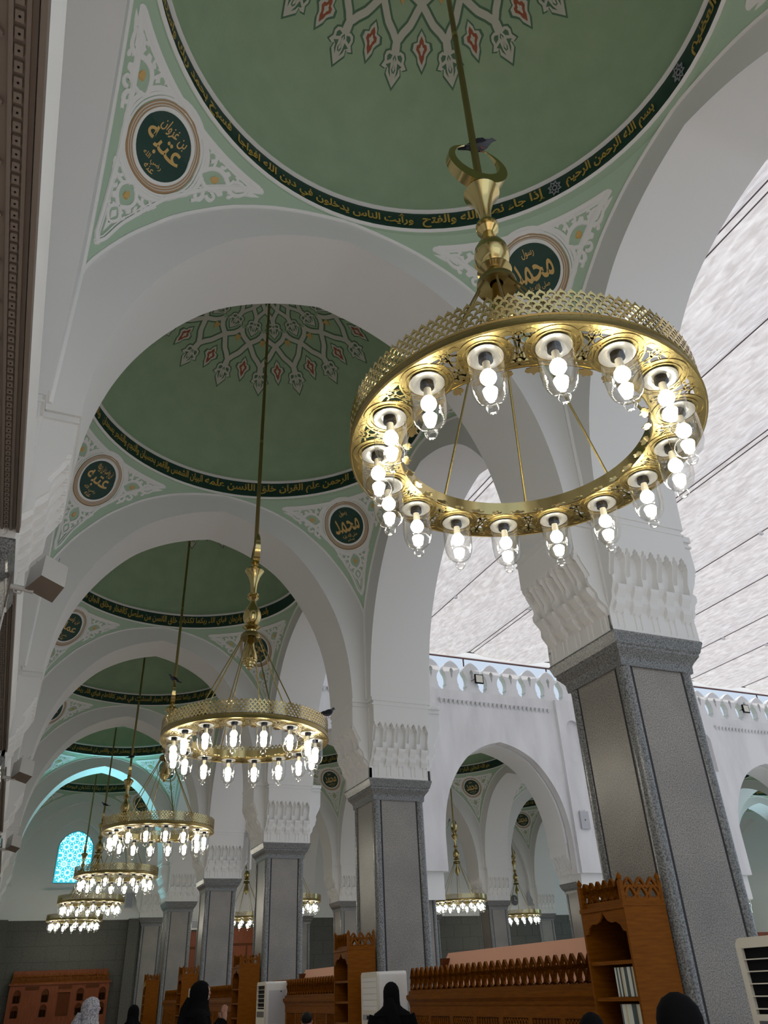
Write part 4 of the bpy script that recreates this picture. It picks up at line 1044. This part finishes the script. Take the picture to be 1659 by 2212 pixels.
# ------------------------------------------------------------------ floor-standing air conditioners
def rbox(b,x0,x1,y0,y1,z0,z1,r,m=0):    # rounded in the yz plane (front corners/top)
    P=[]; 
    for cx,cz,a0 in ((y1-r,z1-r,0),(y0+r,z1-r,90)): P+=[(cx+r*math.cos(R(a0+15*k)),cz+r*math.sin(R(a0+15*k))) for k in range(7)]
    P+=[(y0,z0),(y1,z0)]; n=len(P)
    b.add([(x0,y,z) for y,z in P]+[(x1,y,z) for y,z in P],[tuple(range(n)),tuple(range(n,2*n))[::-1]]+[(i,(i+1)%n,n+(i+1)%n,n+i) for i in range(n)],m)
def ac(label,loc,louvred):      # front faces -X
    t=thing('floor_air_conditioner',label,'air conditioner',loc,0,'floor-standing air conditioners'); Wd,Dp,H=.66,.48,1.77
    b=MB(); rbox(b,.03,Dp,0,Wd,0,H,.05); o=b.build('cabinet','ac_body',t); 
    MB().box(.08,Dp-.03,-.004,0,.25,H-.16).build('side_panel','ac_panel' if louvred else 'ac_body',t)
    # front frame
    loops=[[(0,0),(Wd,0)]+[(Wd-.06+.06*math.cos(R(15*k)),H-.06+.06*math.sin(R(15*k))) for k in range(7)]+[(.06+.06*math.cos(R(90+15*k)),H-.06+.06*math.sin(R(90+15*k))) for k in range(7)],
           [(.05,1.28),(Wd-.05,1.28),(Wd-.05,H-.07),(.05,H-.07)]]
    v,f=shape2d(loops,.03); MB().add([(.015+p[2],p[0],p[1]) for p in v],f).build('front_frame','ac_cream',t)
    if louvred:
        MB().box(.028,.032,.05,Wd-.05,1.28,H-.07).build('dark_vent','black',t)
        for k in range(5): MB().box(-.002,.028,.05,Wd-.05,1.31+k*.078,1.318+k*.078).build('louvre','ac_cream',t)
        MB().box(-.004,.0,.06,Wd-.06,1.14,1.24).build('control_strip','dark_grey',t)
        b=MB()
        for k in range(4): b.box(-.004,0,.12,.15,.55+.12*k,.62+.12*k).box(-.004,0,Wd-.15,Wd-.12,.55+.12*k,.62+.12*k)
        b.build('lower_vent','dark_grey',t)
        MB().box(.12,.24,-.006,-.004,.78,1.02).build('paper_notice','paper_white',t); MB().box(.33,.36,-.006,-.004,H-.20,H-.17).build('logo_badge','dark_grey',t)
    else:
        MB().box(.004,.03,.05,Wd-.05,1.28,H-.07).build('closed_vent','ac_body',t)
        b=MB()
        for k in range(5): b.box(.001,.004,.05,Wd-.05,1.33+k*.078,1.334+k*.078)
        b.build('vent_line','label_grey',t)
        MB().box(-.004,0,.05,Wd-.05,1.155,1.225).build('display_surround','label_grey',t); MB().box(-.007,-.004,.26,.44,1.165,1.212).build('display','black',t)
        MB().box(-.003,0,.28,.36,.95,.97).build('logo_badge','label_grey',t)
    return t
ac('floor-standing air conditioner with open black louvres at the bottom right corner',(2.66,4.50,0),True)
ac('cream floor-standing air conditioner with closed vent and small display before the second pillar',(2.70,12.36,0),False)
ac('white floor-standing air conditioner with side notice and louvres before the third pillar',(2.70,18.45,0),True)
ac('smaller white louvred air conditioner behind the person in black',(2.68,25.9,0),True)

# ------------------------------------------------------------------ people
def person(label,loc,rz,H,cloth,head='veil',headmat=None,hands=False,extra=None,seen=True):
    t=thing('person',label,'person',loc,rz,'people in the gallery'); s=H/1.65; hm=headmat or cloth
    # faces local +X
    b=MB(); rr=[((0,0,.02),.20,.24),((0,0,.30),.19,.23),((0,0,.75),.15,.20),((0,0,.95),.145,.19),((-.01,0,1.12),.135,.19),((-.01,0,1.26),.125,.205),((-.015,0,1.34),.11,.20),((-.015,0,1.39),.085,.13),((-.01,0,1.42),.06,.07),((0,0,1.46),.055,.055),((.005,0,1.50),.075,.068),((.01,0,1.55),.088,.072),((.005,0,1.60),.086,.070),((0,0,1.635),.06,.052),((0,0,1.648),.02,.02)]
    b.loft(rr,20); 
    o=b.build('body','skin',t,80)
    # face details
    MB().ball((.098,0,1.545),.014,0,8,6,(1.2,.8,1.4)).ball((.088,0,1.508),.016,0,8,6,(.6,1.3,.45)).build('nose_and_lips','skin',t,80)
    MB().ball((.086,.028,1.565),.010,0,8,6,(.6,1.2,.7)).ball((.086,-.028,1.565),.010,0,8,6,(.6,1.2,.7)).build('eyes','eye_dark',t,80)
    g=MB(); rr2=[((0,0,.0),.26,.30),((0,0,.35),.235,.27),((0,0,.80),.18,.235),((0,0,1.0),.17,.225),((-.01,0,1.15),.16,.225),((-.01,0,1.28),.145,.235),((-.015,0,1.355),.125,.215),((-.015,0,1.41),.09,.12)]
    g.loft(rr2,24,cap=False); g.build('robe',cloth,t,80)
    for sd in (-1,1):
        if hands: P=[(-.01,sd*.20,1.33),(.02,sd*.25,1.18),(.06,sd*.235,1.05),(.18,sd*.14,1.14),(.26,sd*.06,1.27)]
        else: P=[(-.01,sd*.20,1.33),(-.01,sd*.26,1.15),(.02,sd*.27,1.0),(.08,sd*.24,.85),(.12,sd*.21,.76)]
        MB().tube(P,[.075,.07,.065,.06,.055],12).build('sleeve',cloth,t,80)
        h=MB(); e=Vector(P[-1]); d=(Vector(P[-1])-Vector(P[-2])).normalized(); upv=Vector((0,0,1)) if hands else d
        c=e+d*.03; ax=(upv if hands else d); sidev=Vector((1,0,0)) if not hands else Vector((.3,0,0)).normalized()
        h.tube([c-ax*.02,c+ax*.03,c+ax*.07],[.026,.034,.030],10)
        for q,(o2,l) in enumerate(((-.024,.062),(-.008,.072),(.008,.068),(.023,.055))):
            st=c+ax*.065+sidev*o2; h.tube([st,st+ax*l*.5+Vector((.004,-sd*.002,0)),st+ax*l+Vector((.010,-sd*.008,0))],[.0085,.008,.006],6)
        st=c+ax*.01+sidev*-.03; h.tube([st,st+ax*.025-sidev*.018,st+ax*.055-sidev*.020],[.010,.009,.007],6)
        h.build('hand','skin',t,80)
    if head=='veil':   # wrapped veil open at the face
        v=MB(); zz=[1.33,1.38,1.43,1.48,1.53,1.58,1.62,1.655,1.675]; rx=[.15,.125,.105,.108,.115,.115,.10,.068,.02]; ry=[.22,.16,.105,.098,.098,.096,.085,.058,.02]; cx=[-.015,-.012,-.005,-.008,-.008,-.008,-.008,-.008,-.008]
        n=28; vv=[]; ff=[]
        for j in range(len(zz)):
            for i in range(n):
                a=2*PI*i/n; x=cx[j]+rx[j]*math.cos(a); y=ry[j]*math.sin(a)
                vv.append((x,y,zz[j]))
        for j in range(len(zz)-1):
            for i in range(n):
                a=2*PI*(i+.5)/n; face=(math.cos(a)>.80 and 3<=j<=5)
                if not face: ff.append((j*n+i,j*n+(i+1)%n,(j+1)*n+(i+1)%n,(j+1)*n+i))
        v.add(vv,ff); o=v.build('veil',hm,t,80)
        MB().tube([(-.10,.04,1.50),(-.14,.03,1.40),(-.16,.0,1.25),(-.17,-.02,1.05)],[.05,.07,.08,.05],10).build('veil_fold',hm,t,80)
    else:
        MB().ball((-.012,0,1.585),.093,0,16,10,(1,.85,.9)).build('hair',hm,t,80)
        for sd in (-1,1): MB().ball((0,sd*.075,1.545),.02,0,8,6,(.7,.4,1.2)).build('ear','skin',t,80)
    t.scale=(s,s,s); return t
person('person in grey patterned headscarf and black coat, facing right, at the lower left',(-1.42,11.2,0),R(10),1.58,'black_cloth','veil','scarf')
person('person in black seen as a dark silhouette before the end wall, left of centre',(-.46,14.66,0),R(80),1.47,'black_cloth')
person('person in black robe and headscarf, head bowed, hands raised, before the louvred air conditioner',(-.29,10.55,0),R(-5),1.69,'black_cloth',hands=True)
person('person whose black-haired head top shows below the screen at lower centre',(.91,10.25,0),R(60),1.34,'coat_grey','hair','hair_black')
person('person in black headscarf in front of the cream air conditioner',(1.75,9.69,0),R(75),1.59,'black_cloth')
person('person in black headscarf at the bottom right, nearest to the camera',(-.02,2.85,0),R(70),1.47,'black_cloth')
person('person of whom only the crown of a black headscarf shows beside the nearest bookcase',(1.1,4.98,0),R(70),1.345,'black_cloth')

for c in KIDS(ch):
    if c.name.startswith('crescent'): c.rotation_euler=(0,0,R(-89))
